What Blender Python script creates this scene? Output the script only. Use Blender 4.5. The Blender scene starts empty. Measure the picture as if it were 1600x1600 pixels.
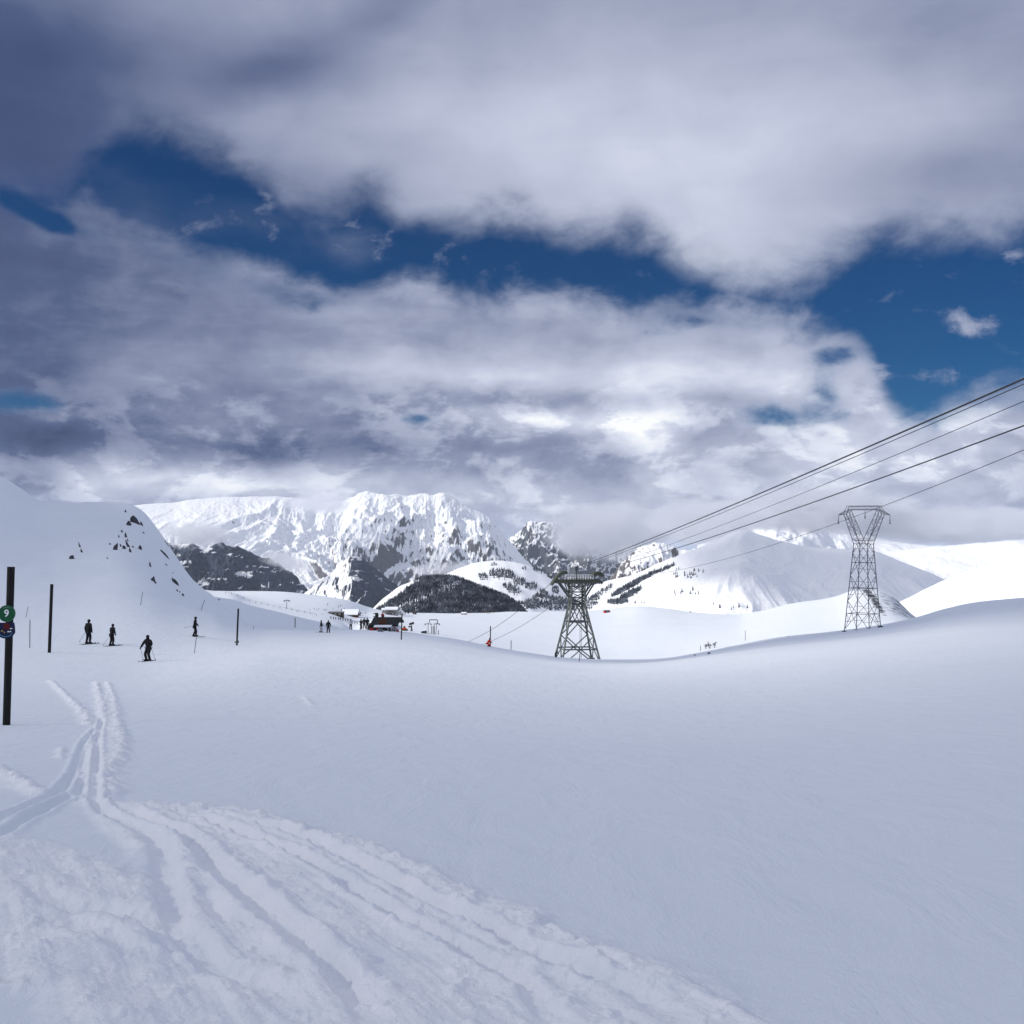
import bpy, bmesh, math, random
import numpy as np
from mathutils import Vector, Matrix, Euler

random.seed(7)
rng = np.random.default_rng(11)
S = bpy.context.scene
COL = S.collection

# ------------------------------------------------------------------ camera
F = 1840.0                       # focal length in photo pixels (photo 1600 px wide)
PITCH = math.atan(70 / F)
EYE = 1.65
cam = bpy.data.cameras.new('camera')
cam.sensor_width = 36.0
cam.lens = F / 1600 * 36.0
cam.clip_start, cam.clip_end = 0.1, 200000
camo = bpy.data.objects.new('camera', cam)
COL.objects.link(camo)
camo.location = (0, 0, EYE)
camo.rotation_euler = (math.pi / 2 + PITCH, 0, 0)
S.camera = camo
cP, sP = math.cos(PITCH), math.sin(PITCH)


def ray(px, py):
    a, b = (np.asarray(px, float) - 800) / F, (800 - np.asarray(py, float)) / F
    return a, cP - b * sP, sP + b * cP


def az_of(px, py=940.0):
    x, y, z = ray(px, py)
    return np.arctan2(x, y)


def tan_el(px, py):
    x, y, z = ray(px, py)
    return z / np.hypot(x, y)


def px_of_az(az, py=940.0):
    b = (800 - py) / F
    return 800 + F * np.tan(az) * (cP - b * sP)


def project(p):
    x, y, z = p[0], p[1], p[2] - EYE
    d = y * cP + z * sP
    u = -y * sP + z * cP
    return 800 + F * x / d, 800 - F * u / d


# ------------------------------------------------------------------ noise
_perm = rng.permutation(256)
_perm = np.concatenate([_perm, _perm])
_ang = rng.random(256) * 2 * np.pi
_gx, _gy = np.cos(_ang), np.sin(_ang)


def perlin(x, y):
    xi, yi = np.floor(x).astype(int), np.floor(y).astype(int)
    xf, yf = x - xi, y - yi
    u, v = xf ** 3 * (xf * (xf * 6 - 15) + 10), yf ** 3 * (yf * (yf * 6 - 15) + 10)

    def g(ix, iy, dx, dy):
        h = _perm[_perm[ix & 255] + (iy & 255)]
        return _gx[h] * dx + _gy[h] * dy
    n00, n10 = g(xi, yi, xf, yf), g(xi + 1, yi, xf - 1, yf)
    n01, n11 = g(xi, yi + 1, xf, yf - 1), g(xi + 1, yi + 1, xf - 1, yf - 1)
    return (n00 * (1 - u) + n10 * u) * (1 - v) + (n01 * (1 - u) + n11 * u) * v


def fbm(x, y, o=5, lac=2.03, gain=0.5):
    t, a, n = 0, 1.0, 0
    for k in range(o):
        t = t + a * perlin(x + 17.3 * k, y - 9.1 * k)
        n += a
        a *= gain
        x, y = x * lac, y * lac
    return t / n * 1.6


def ridged(x, y, o=6, lac=2.07, gain=0.55):
    t, a, n, w = 0, 1.0, 0, 1.0
    for k in range(o):
        s = (1 - np.abs(perlin(x + 31.7 * k, y + 5.9 * k)) * 1.7) ** 2
        t = t + a * s * w
        w = np.clip(s * 1.6, 0, 1)
        n += a
        a *= gain
        x, y = x * lac, y * lac
    return t / n


def sstep(a, b, x):
    t = np.clip((x - a) / (b - a), 0, 1)
    return t * t * (3 - 2 * t)


def pchip(xs, ys):
    xs, ys = np.array(xs, float), np.array(ys, float)
    h, d = np.diff(xs), np.diff(ys) / np.diff(xs)
    m = np.zeros_like(ys)
    m[0], m[-1] = d[0], d[-1]
    for i in range(1, len(xs) - 1):
        if d[i - 1] * d[i] > 0:
            w1, w2 = 2 * h[i] + h[i - 1], h[i] + 2 * h[i - 1]
            m[i] = (w1 + w2) / (w1 / d[i - 1] + w2 / d[i])

    def f(x):
        x = np.clip(np.asarray(x, float), xs[0], xs[-1])
        i = np.clip(np.searchsorted(xs, x) - 1, 0, len(xs) - 2)
        t = (x - xs[i]) / h[i]
        return ((2 * t ** 3 - 3 * t ** 2 + 1) * ys[i] + (t ** 3 - 2 * t ** 2 + t) * h[i] * m[i]
                + (-2 * t ** 3 + 3 * t ** 2) * ys[i + 1] + (t ** 3 - t ** 2) * h[i] * m[i + 1])
    return f


def curve(pts):
    return pchip([p[0] for p in pts], [p[1] for p in pts])


def blurred(f, sig):
    xs = np.arange(-700.0, 2300.0, 2.0)
    ys = f(xs)
    k = np.arange(-int(3 * sig / 2), int(3 * sig / 2) + 1)
    w = np.exp(-0.5 * (k * 2 / sig) ** 2)
    w /= w.sum()
    ys = np.convolve(np.pad(ys, len(k) // 2, mode='edge'), w, 'valid')
    return lambda x: np.interp(x, xs, ys)


# ------------------------------------------------------------------ scene helpers
def tag(o, label=None, cat=None, group=None, kind=None):
    if label: o['label'] = label
    if cat: o['category'] = cat
    if group: o['group'] = group
    if kind: o['kind'] = kind
    return o


def empty(name, loc, rz=0.0):
    o = bpy.data.objects.new(name, None)
    COL.objects.link(o)
    o.location = loc
    o.rotation_euler = (0, 0, rz)
    return o


def mesh_obj(name, verts, faces, mat=None, parent=None, smooth=False):
    me = bpy.data.meshes.new(name)
    me.from_pydata([tuple(map(float, v)) for v in verts], [], faces)
    me.update()
    return link_mesh(name, me, mat, parent, smooth)


def link_mesh(name, me, mat=None, parent=None, smooth=False):
    if smooth:
        me.polygons.foreach_set('use_smooth', np.ones(len(me.polygons), bool))
    if mat and not me.materials:
        me.materials.append(mat)
    o = bpy.data.objects.new(name, me)
    COL.objects.link(o)
    if parent: o.parent = parent
    return o


def grid_mesh(name, P, mat, smooth=True, attrs=None, wrap=False):
    """P: (rows, cols, 3)"""
    R, C = P.shape[:2]
    me = bpy.data.meshes.new(name)
    me.vertices.add(R * C)
    me.vertices.foreach_set('co', P.reshape(-1).astype(np.float32))
    i = np.arange(R * C).reshape(R, C)
    if wrap:
        a, b = i[:-1], np.roll(i, -1, 1)[:-1]
        c, d = np.roll(i, -1, 1)[1:], i[1:]
    else:
        a, b, c, d = i[:-1, :-1], i[:-1, 1:], i[1:, 1:], i[1:, :-1]
    q = np.stack([a, b, c, d], -1).reshape(-1, 4)
    n = len(q)
    me.loops.add(n * 4)
    me.loops.foreach_set('vertex_index', q.reshape(-1).astype(np.int32))
    me.polygons.add(n)
    me.polygons.foreach_set('loop_start', np.arange(0, n * 4, 4, dtype=np.int32))
    if smooth:
        me.polygons.foreach_set('use_smooth', np.ones(n, bool))
    for k, v in (attrs or {}).items():
        at = me.attributes.new(k, 'FLOAT', 'POINT')
        at.data.foreach_set('value', v.reshape(-1).astype(np.float32))
    me.update()
    me.validate()
    return link_mesh(name, me, mat)


class MB:
    """collects boxes, beams, tubes, cones for ONE mesh"""
    def __init__(s): s.v, s.f = [], []

    def add(s, vs, fs):
        n = len(s.v)
        s.v += [tuple(v) for v in vs]
        s.f += [tuple(i + n for i in f) for f in fs]

    def box(s, c, size, rz=0.0):
        x, y, z = [k / 2 for k in size]
        R = Matrix.Rotation(rz, 3, 'Z')
        vs = [Vector(c) + R @ Vector((a * x, b * y, d * z)) for d in (-1, 1) for a, b in ((-1, -1), (1, -1), (1, 1), (-1, 1))]
        s.add(vs, [(3, 2, 1, 0), (4, 5, 6, 7), (0, 1, 5, 4), (1, 2, 6, 5), (2, 3, 7, 6), (3, 0, 4, 7)])

    def tube(s, p, q, r0, r1=None, n=6, cap=True):
        p, q = Vector(p), Vector(q)
        r1 = r0 if r1 is None else r1
        d = (q - p).normalized()
        a = d.orthogonal().normalized()
        b = d.cross(a)
        vs = []
        for c, r in ((p, r0), (q, r1)):
            for k in range(n):
                t = 2 * math.pi * (k + .5) / n
                vs.append(c + a * (math.cos(t) * r) + b * (math.sin(t) * r))
        fs = [(k, (k + 1) % n, n + (k + 1) % n, n + k) for k in range(n)]
        if cap: fs += [tuple(range(n - 1, -1, -1)), tuple(range(n, 2 * n))]
        s.add(vs, fs)

    def beam(s, p, q, w):
        s.tube(p, q, w * 0.7071, n=4)

    def path(s, pts, r, n=6):
        for a, b in zip(pts[:-1], pts[1:]): s.tube(a, b, r, n=n, cap=True)

    def prism(s, outline, axis_from, axis_to):
        """outline: list of (x,z); extruded along y"""
        n = len(outline)
        vs = [(x, axis_from, z) for x, z in outline] + [(x, axis_to, z) for x, z in outline]
        s.add(vs, [tuple(range(n)), tuple(range(2 * n - 1, n - 1, -1))] + [((k + 1) % n, k, n + k, n + (k + 1) % n) for k in range(n)])

    def build(s, name, mat, parent=None, smooth=False):
        return mesh_obj(name, s.v, s.f, mat, parent, smooth)


# ------------------------------------------------------------------ node helpers
class NT:
    def __init__(s, tree):
        s.t = tree
        s.n, s.l = tree.nodes, tree.links

    def new(s, typ, **kw):
        n = s.n.new(typ)
        for k, v in kw.items(): setattr(n, k, v)
        return n

    def put(s, sock, v):
        if v is None: return
        if isinstance(v, bpy.types.NodeSocket): s.l.new(v, sock)
        else: sock.default_value = v

    def m(s, op, a, b=None, c=None, clamp=False):
        n = s.new('ShaderNodeMath', operation=op, use_clamp=clamp)
        for k, v in enumerate((a, b, c)): s.put(n.inputs[k], v)
        return n.outputs[0]

    def v(s, op, a, b=None, c=None, out=0):
        n = s.new('ShaderNodeVectorMath', operation=op)
        for k, q in enumerate((a, b, c)): s.put(n.inputs[k], q)
        return n.outputs[out]

    def xyz(s, x, y, z=0.0):
        n = s.new('ShaderNodeCombineXYZ')
        for k, v in enumerate((x, y, z)): s.put(n.inputs[k], v)
        return n.outputs[0]

    def sep(s, v):
        n = s.new('ShaderNodeSeparateXYZ')
        s.put(n.inputs[0], v)
        return n.outputs

    def noise(s, vec, scale, detail=6, rough=0.5, dist=0.0, lac=2.0):
        n = s.new('ShaderNodeTexNoise')
        s.put(n.inputs['Vector'], vec)
        n.inputs['Scale'].default_value = scale
        n.inputs['Detail'].default_value = detail
        n.inputs['Roughness'].default_value = rough
        n.inputs['Distortion'].default_value = dist
        n.inputs['Lacunarity'].default_value = lac
        return n.outputs[0]

    def smooth(s, x, a, b):
        n = s.new('ShaderNodeMapRange', interpolation_type='SMOOTHSTEP')
        s.put(n.inputs[0], x)
        n.inputs[1].default_value, n.inputs[2].default_value = a, b
        n.inputs[3].default_value, n.inputs[4].default_value = 0, 1
        return n.outputs[0]

    def ramp(s, x, stops):
        n = s.new('ShaderNodeValToRGB')
        s.put(n.inputs[0], x)
        e = n.color_ramp.elements
        while len(e) < len(stops): e.new(0.5)
        for el, (p, c) in zip(e, stops):
            el.position = p
            el.color = (*c, 1)
        return n.outputs[0]

    def mix(s, f, a, b):
        n = s.new('ShaderNodeMix', data_type='RGBA')
        s.put(n.inputs[0], f)
        for k, v in ((6, a), (7, b)):
            s.put(n.inputs[k], v if isinstance(v, bpy.types.NodeSocket) else (*v, 1))
        return n.outputs[2]

    def mixf(s, f, a, b):
        n = s.new('ShaderNodeMix', data_type='FLOAT')
        s.put(n.inputs[0], f)
        s.put(n.inputs[2], a)
        s.put(n.inputs[3], b)
        return n.outputs[0]

    def bump(s, h, strength, dist):
        n = s.new('ShaderNodeBump')
        n.inputs['Strength'].default_value = strength
        n.inputs['Distance'].default_value = dist
        s.put(n.inputs['Height'], h)
        return n.outputs[0]


def lin(r, g, b):
    return tuple(((c / 255) / 12.92 if c / 255 < .04045 else ((c / 255 + .055) / 1.055) ** 2.4) for c in (r, g, b))


def new_mat(name):
    m = bpy.data.materials.new(name)
    m.use_nodes = True
    nt = NT(m.node_tree)
    b = m.node_tree.nodes['Principled BSDF']
    b.inputs['Specular IOR Level'].default_value = 0.2
    return m, nt, b


def plain(name, col, rough=0.6, var=0.25, scale=6.0, metal=0.0):
    m, nt, b = new_mat(name)
    tc = nt.new('ShaderNodeTexCoord').outputs['Object']
    n = nt.noise(tc, scale, 5, 0.6)
    c = nt.mix(n, tuple(k * (1 - var) for k in col), tuple(min(1, k * (1 + var)) for k in col))
    nt.put(b.inputs['Base Color'], c)
    b.inputs['Roughness'].default_value = rough
    b.inputs['Metallic'].default_value = metal
    return m


# ------------------------------------------------------------------ sun and sky
SUN_AZ, SUN_EL = math.radians(-105), math.radians(28)      # azimuth from +Y, clockwise
SV = Vector((math.sin(SUN_AZ) * math.cos(SUN_EL), math.cos(SUN_AZ) * math.cos(SUN_EL), math.sin(SUN_EL)))
sun = bpy.data.lights.new('sun', 'SUN')
sun.energy = 3.3
sun.angle = math.radians(0.5)
sun.color = (1.0, 0.95, 0.85)
suno = bpy.data.objects.new('sun', sun)
COL.objects.link(suno)
suno.rotation_euler = (-SV).to_track_quat('-Z', 'Y').to_euler()

W = bpy.data.worlds.new('World')
S.world = W
W.use_nodes = True
wt = NT(W.node_tree)
W.node_tree.nodes.clear()
sky = wt.new('ShaderNodeTexSky', sky_type='NISHITA')
sky.sun_disc = False
sky.sun_elevation = SUN_EL
sky.sun_rotation = SUN_AZ
sky.altitude = 2300
sky.air_density, sky.dust_density, sky.ozone_density = 1.0, 0.0, 3.0
hs = wt.new('ShaderNodeHueSaturation')
hs.inputs['Saturation'].default_value = 1.9
hs.inputs['Hue'].default_value = 0.512
wt.put(hs.inputs['Color'], sky.outputs[0])
bg_sky = wt.new('ShaderNodeBackground')
wt.put(bg_sky.inputs[0], hs.outputs[0])
bg_sky.inputs[1].default_value = 0.037

dirv = wt.new('ShaderNodeTexCoord').outputs['Generated']
dx, dy, dz = wt.sep(dirv)
U = wt.m('ARCTAN2', dx, dy)
V = wt.m('ARCSINE', dz)
AZ0 = 0.6


def uv(px, py):
    x, y, z = ray(px, py)
    n = math.sqrt(x * x + y * y + z * z)
    return math.atan2(x, y), math.asin(z / n)


def fcurve(pts):
    """elevation of the edge of the clouds as a function of azimuth, from photo points"""
    n = wt.new('ShaderNodeFloatCurve')
    c = n.mapping.curves[0]
    q = [uv(*p) for p in pts]
    q = [((a + AZ0) / (2 * AZ0), e) for a, e in q]
    while len(c.points) < len(q): c.points.new(0.5, 0.5)
    for p, (a, e) in zip(c.points, q): p.location = (a, e)
    n.mapping.use_clip = False
    n.mapping.update()
    wt.put(n.inputs['Value'], wt.m('MULTIPLY_ADD', U, 1 / (2 * AZ0), 0.5, clamp=True))
    return n.outputs[0]


UV = wt.xyz(U, V, 0)
# stretched coordinates for streaky layer cloud and rounder ones for cumulus
str_c = wt.v('MULTIPLY', UV, (0.8, 3.6, 1.0))
rnd_c = wt.v('MULTIPLY', UV, (1.0, 1.5, 1.0))
warp = wt.new('ShaderNodeTexNoise')
wt.put(warp.inputs['Vector'], rnd_c)
warp.inputs['Scale'].default_value = 7
warp.inputs['Detail'].default_value = 4
wv = wt.v('SUBTRACT', warp.outputs['Color'], (0.5, 0.5, 0.5))
UVw = wt.v('MULTIPLY_ADD', wv, (0.07, 0.04, 0.0), UV)


def gauss(px, py, sx, sy, amp, warped=True, rot=0.0):
    a, e = uv(px, py)
    p = wt.v('SUBTRACT', UVw if warped else UV, (a, e, 0))
    if rot:
        r = wt.new('ShaderNodeVectorRotate', rotation_type='Z_AXIS')
        wt.put(r.inputs['Vector'], p)
        r.inputs['Angle'].default_value = rot
        p = r.outputs[0]
    p = wt.v('MULTIPLY', p, (F / sx, F / sy, 0))
    d = wt.v('DOT_PRODUCT', p, p, out=1)
    return wt.m('MULTIPLY', wt.m('EXPONENT', wt.m('MULTIPLY', d, -0.5)), amp)


def addall(xs):
    t = xs[0]
    for x in xs[1:]: t = wt.m('ADD', t, x)
    return t


n_soft = wt.m('SUBTRACT', wt.noise(rnd_c, 9.0, 6, 0.52, 0.4), 0.5)
n_fine = wt.m('SUBTRACT', wt.noise(rnd_c, 26.0, 7, 0.6, 0.3), 0.5)
n_strk = wt.m('SUBTRACT', wt.noise(str_c, 7.0, 6, 0.55, 0.6), 0.5)

n_bil = wt.m('SUBTRACT', wt.smooth(wt.noise(wt.v('MULTIPLY_ADD', wv, (0.10, 0.06, 0.0), rnd_c), 15.0, 3, 0.45, 0.0), 0.3, 0.7), 0.5)

# crisp-topped cumulus low over the peaks, thin layered streaks above them
cumc = wt.v('MULTIPLY_ADD', wv, (0.05, 0.03, 0.0), wt.v('MULTIPLY', UV, (1.0, 1.9, 1.0)))
cn = wt.noise(cumc, 13.0, 9, 0.60, 0.2)
cn2 = wt.noise(wt.v('ADD', cumc, (0.0, 0.016, 0.0)), 13.0, 9, 0.60, 0.2)
cum = wt.m('ADD', wt.m('SUBTRACT', wt.smooth(cn, 0.47, 0.56), 0.5), wt.m('MULTIPLY', wt.m('SUBTRACT', cn, cn2), 3.0))
cumband = wt.m('MULTIPLY', wt.smooth(V, 0.0, 0.03), wt.m('SUBTRACT', 1.0, wt.smooth(V, 0.115, 0.165)))
ly = wt.noise(wt.v('MULTIPLY_ADD', wv, (0.05, 0.02, 0.0), wt.v('MULTIPLY', UV, (0.55, 3.4, 1.0))), 9.0, 7, 0.58, 0.3)
lay = wt.m('SUBTRACT', wt.smooth(ly, 0.38, 0.62), 0.5)

e_up = fcurve([(-300, 250), (0, 300), (90, 310), (140, 245), (220, 205), (310, 225), (400, 265), (460, 310), (520, 330), (575, 300), (640, 335),
               (700, 345), (800, 340), (900, 372), (1000, 365), (1080, 400), (1160, 430), (1230, 436), (1320, 408), (1380, 372),
               (1500, 368), (1600, 345), (1900, 300)])
e_lo = fcurve([(-300, 250), (0, 300), (90, 310), (150, 300), (220, 350), (320, 390), (420, 432), (500, 452), (580, 452), (655, 437),
               (740, 460), (860, 458), (960, 470), (1050, 482), (1150, 482), (1240, 497), (1310, 512), (1360, 560), (1410, 635), (1460, 640),
               (1540, 612), (1600, 600), (1900, 560)])
mU = wt.smooth(addall([wt.m('SUBTRACT', V, e_up), wt.m('MULTIPLY', n_soft, 0.062), wt.m('MULTIPLY', n_fine, 0.034)]), -0.022, 0.030)
mL = wt.smooth(addall([wt.m('SUBTRACT', e_lo, V), wt.m('MULTIPLY', n_soft, 0.05), wt.m('MULTIPLY', n_fine, 0.04)]), -0.014, 0.022)
holes = addall([
    gauss(60, 335, 55, 13, 1.15, False, 0.35),
    gauss(35, 632, 40, 12, 0.9),
    gauss(655, 657, 26, 9, 0.75),
    gauss(1200, 655, 55, 16, 0.75),
    gauss(1300, 600, 30, 35, 0.6),
    gauss(480, 462, 90, 16, 0.40),
    gauss(330, 430, 110, 14, 0.30, False, 0.25),
    gauss(1080, 490, 45, 14, 0.55),
    gauss(1180, 505, 60, 12, 0.30),
    gauss(1320, 545, 50, 16, 0.45),
    gauss(1010, 520, 30, 14, 0.30),
    gauss(760, 515, 40, 14, 0.30),
    gauss(1560, 640, 70, 16, 0.35),
])
extra = addall([
    gauss(1515, 512, 24, 12, 0.72),
    gauss(310, 345, 45, 20, 0.55),
    gauss(1345, 580, 40, 14, 0.65),
    gauss(1430, 592, 50, 10, 0.35),
    gauss(570, 365, 40, 40, 0.45),
    gauss(1580, 395, 30, 25, 0.35),
    gauss(430, 300, 40, 30, 0.35),
])
extra = wt.smooth(wt.m('ADD', extra, wt.m('MULTIPLY', n_fine, 2.8)), 0.22, 1.15)
veil = wt.m('MULTIPLY', wt.smooth(addall([gauss(330, 330, 130, 40, 0.85), gauss(560, 380, 40, 30, 0.7), gauss(160, 300, 60, 60, 0.7), wt.m('MULTIPLY', n_soft, 1.2), wt.m('MULTIPLY', n_strk, 0.8)]), 0.35, 1.7), 0.50)
mask = wt.m('MAXIMUM', wt.m('MAXIMUM', wt.m('MAXIMUM', mU, mL), extra), veil)
hole = wt.smooth(wt.m('ADD', holes, wt.m('MULTIPLY', n_fine, 1.3)), 0.12, 0.95)
mask = wt.m('MULTIPLY', mask, wt.m('SUBTRACT', 1.0, hole), clamp=True)

# cloud brightness: a base plus broad lighter and darker masses, streaks and billows
bright = addall([
    wt.m('ADD', 0.52, 0.0),
    # upper deck
    gauss(1150, 260, 330, 130, 0.24),
    gauss(1230, 400, 130, 50, 0.06),
    gauss(700, 190, 260, 80, 0.10),
    gauss(250, 40, 170, 50, 0.03),
    gauss(1500, 265, 130, 45, -0.16),
    gauss(1560, 60, 200, 120, -0.06),
    gauss(540, 40, 160, 26, -0.14, True, -0.45),
    gauss(390, 105, 160, 30, -0.16),
    gauss(30, 100, 130, 90, -0.20),
    gauss(-20, 400, 200, 260, -0.25),
    gauss(350, 300, 260, 60, -0.10),
    # lower bank
    gauss(330, 500, 220, 60, -0.06),
    gauss(640, 500, 140, 50, 0.03),
    gauss(900, 580, 260, 30, 0.14),
    gauss(600, 585, 200, 22, 0.08),
    gauss(900, 625, 260, 12, -0.08),
    gauss(1130, 588, 170, 26, 0.22),
    gauss(880, 658, 110, 18, 0.32),
    gauss(1015, 680, 40, 38, 0.32),
    gauss(900, 700, 80, 16, -0.05),
    gauss(960, 730, 120, 26, -0.06),
    gauss(250, 640, 220, 40, -0.04),
    gauss(435, 710, 48, 20, -0.34),
    gauss(240, 690, 150, 18, -0.05),
    gauss(45, 682, 60, 24, -0.22),
    gauss(35, 742, 40, 14, -0.22),
    gauss(560, 705, 60, 18, -0.07),
    gauss(640, 715, 130, 22, -0.08),
    gauss(200, 738, 160, 18, 0.22),
    gauss(330, 760, 260, 22, 0.26),
    gauss(70, 655, 30, 10, 0.22),
    gauss(860, 800, 300, 60, 0.16),
    gauss(1350, 710, 220, 60, 0.24),
    gauss(1400, 665, 80, 20, 0.10),
    gauss(1490, 775, 90, 16, -0.10),
    gauss(1350, 810, 260, 36, 0.20),
    # unseen sky overhead and behind the viewer, brightened to lift the ambient light
    wt.m('MULTIPLY', wt.smooth(V, 0.50, 0.95), 0.06),
    wt.m('MULTIPLY', wt.smooth(wt.m('ABSOLUTE', U), 0.55, 1.1), 0.16),
    wt.m('MULTIPLY', n_strk, wt.mixf(mL, 0.10, 0.20)),
    wt.m('MULTIPLY', n_soft, 0.20),
    wt.m('MULTIPLY', wt.m('MULTIPLY', n_fine, mL), 0.22),
    wt.m('MULTIPLY', wt.m('MULTIPLY', n_bil, mL), 0.08),
    wt.m('MULTIPLY', wt.m('MULTIPLY', cum, cumband), 0.13),
    wt.m('MULTIPLY', wt.m('MULTIPLY', lay, mL), 0.05),
])
edge = wt.m('MULTIPLY', wt.m('MULTIPLY', mask, wt.m('SUBTRACT', 1.0, mask)), 0.2)
bright = wt.m('ADD', bright, edge, clamp=True)
ccol = wt.ramp(bright, [(0.0, lin(38, 50, 90)), (0.25, lin(74, 87, 124)), (0.5, lin(135, 143, 169)),
                        (0.75, lin(187, 193, 213)), (0.9, lin(220, 225, 236)), (1.0, lin(246, 247, 247))])
bg_cl = wt.new('ShaderNodeBackground')
wt.put(bg_cl.inputs[0], ccol)
bg_cl.inputs[1].default_value = 1.0
mixs = wt.new('ShaderNodeMixShader')
wt.put(mixs.inputs[0], mask)
wt.l.new(bg_sky.outputs[0], mixs.inputs[1])
wt.l.new(bg_cl.outputs[0], mixs.inputs[2])
wo = wt.new('ShaderNodeOutputWorld')
wt.l.new(mixs.outputs[0], wo.inputs[0])
#WORLD_END

# ------------------------------------------------------------------ materials
def snow_material():
    m, nt, b = new_mat('snow')
    co = nt.new('ShaderNodeTexCoord').outputs['Object']
    ch = nt.new('ShaderNodeAttribute', attribute_name='churn').outputs['Fac']
    rk = nt.new('ShaderNodeAttribute', attribute_name='rock').outputs['Fac']
    n1 = nt.noise(co, 0.06, 4, 0.5)
    n2 = nt.noise(co, 2.2, 5, 0.6)
    crust = nt.mix(nt.m('MULTIPLY_ADD', n2, 0.3, nt.m('MULTIPLY', n1, 0.7)), (0.76, 0.81, 0.87), (0.82, 0.86, 0.90))
    col = nt.mix(nt.m('MULTIPLY', ch, nt.m('MULTIPLY_ADD', n2, 0.5, 0.7), clamp=True), crust, (0.93, 0.94, 0.96))
    rn = nt.noise(co, 0.22, 7, 0.72)
    rf = nt.smooth(nt.m('ADD', rn, nt.m('MULTIPLY', rk, 0.19)), 0.69, 0.73)
    rf = nt.m('MULTIPLY', rf, nt.smooth(rk, 0.02, 0.2))
    col = nt.mix(rf, col, (0.045, 0.05, 0.06))
    nt.put(b.inputs['Base Color'], col)
    b.inputs['Roughness'].default_value = 0.7
    f1 = nt.noise(co, 55, 4, 0.7)
    f2 = nt.noise(co, 9, 5, 0.65)
    rip = nt.noise(nt.v('MULTIPLY', co, (1.0, 0.35, 1.0)), 1.6, 5, 0.6, 0.5)
    h = nt.m('ADD', nt.m('MULTIPLY', f1, 0.012), nt.m('MULTIPLY', nt.m('MULTIPLY', f2, ch), 0.04))
    h = nt.m('ADD', h, nt.m('MULTIPLY', rip, 0.085))
    nt.put(b.inputs['Normal'], nt.bump(h, 0.8, 1.0))
    return m


SNOW = snow_material()


def mountain_material(name, rock=(0.11, 0.11, 0.12), thr=0.62, soft=0.06, nscale=1 / 300, namp=0.35, forest_z=None, forest_amt=0.0, strata=0.0, bump=0.35, lowrock=None, fine=0.0, sunny=False):
    m, nt, b = new_mat(name)
    g = nt.new('ShaderNodeNewGeometry')
    pos, nrm = g.outputs['Position'], g.outputs['Normal']
    px, py, pz = nt.sep(pos)
    nz = nt.sep(nrm)[2]
    n = nt.m('SUBTRACT', nt.noise(pos, nscale, 8, 0.62, 0.5), 0.5)
    st = nt.v('MULTIPLY', pos, (0.35, 0.35, 1.6))
    n2 = nt.m('SUBTRACT', nt.noise(st, nscale * 3.5, 6, 0.6), 0.5)
    n3 = nt.m('SUBTRACT', nt.noise(nt.v('MULTIPLY', pos, (1.0, 0.8, 0.4)), nscale * 6, 7, 0.68), 0.5)
    val = nt.m('ADD', nz, nt.m('ADD', nt.m('ADD', nt.m('MULTIPLY', n, namp), nt.m('MULTIPLY', n3, fine)), nt.m('MULTIPLY', n2, strata)))
    if lowrock:      # more bare rock on the lower walls
        val = nt.m('SUBTRACT', val, nt.m('MULTIPLY', nt.m('SUBTRACT', 1.0, nt.smooth(pz, lowrock[1], lowrock[0])), lowrock[2]))
    snowf = nt.smooth(val, thr - soft, thr + soft)
    rcol = nt.mix(nt.noise(pos, nscale * 9, 5, 0.6), tuple(c * 0.6 for c in rock), tuple(c * 1.5 for c in rock))
    if forest_z is not None:
        zf = nt.m('ADD', pz, nt.m('MULTIPLY', n, 420))
        tr = nt.noise(pos, 1 / 26, 4, 0.7)
        tcol = nt.mix(nt.smooth(tr, 0.40, 0.66), (0.009, 0.015, 0.030), (0.045, 0.062, 0.10))  # blue of shade and distant haze mixed into the tree colours
        gul = nt.smooth(nt.m('ADD', n2, nt.m('MULTIPLY', nt.m('SUBTRACT', nz, 0.8), 0.3)), 0.055, 0.10)
        keep = nt.m('SUBTRACT', 1.0, nt.m('MULTIPLY', gul, forest_amt))
        base = nt.mix(snowf, rcol, (0.86, 0.88, 0.91))
        ff = nt.m('SUBTRACT', 1.0, nt.m('MULTIPLY', nt.smooth(zf, forest_z - 40, forest_z + 40), 1.0))
        if sunny:       # the side that gets the sun is open snow and rock
            keep = nt.m('MULTIPLY', keep, nt.smooth(nt.m('ADD', nt.sep(nrm)[0], nt.m('MULTIPLY', n, 0.5)), -0.34, -0.12))
        col = nt.mix(nt.m('MULTIPLY', ff, keep), base, tcol)
    else:
        col = nt.mix(snowf, rcol, (0.86, 0.88, 0.91))
    nt.put(b.inputs['Base Color'], col)
    b.inputs['Roughness'].default_value = 0.8
    h = nt.noise(pos, nscale * 8, 6, 0.6)
    nt.put(b.inputs['Normal'], nt.bump(h, bump, 25.0))
    return m


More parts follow.
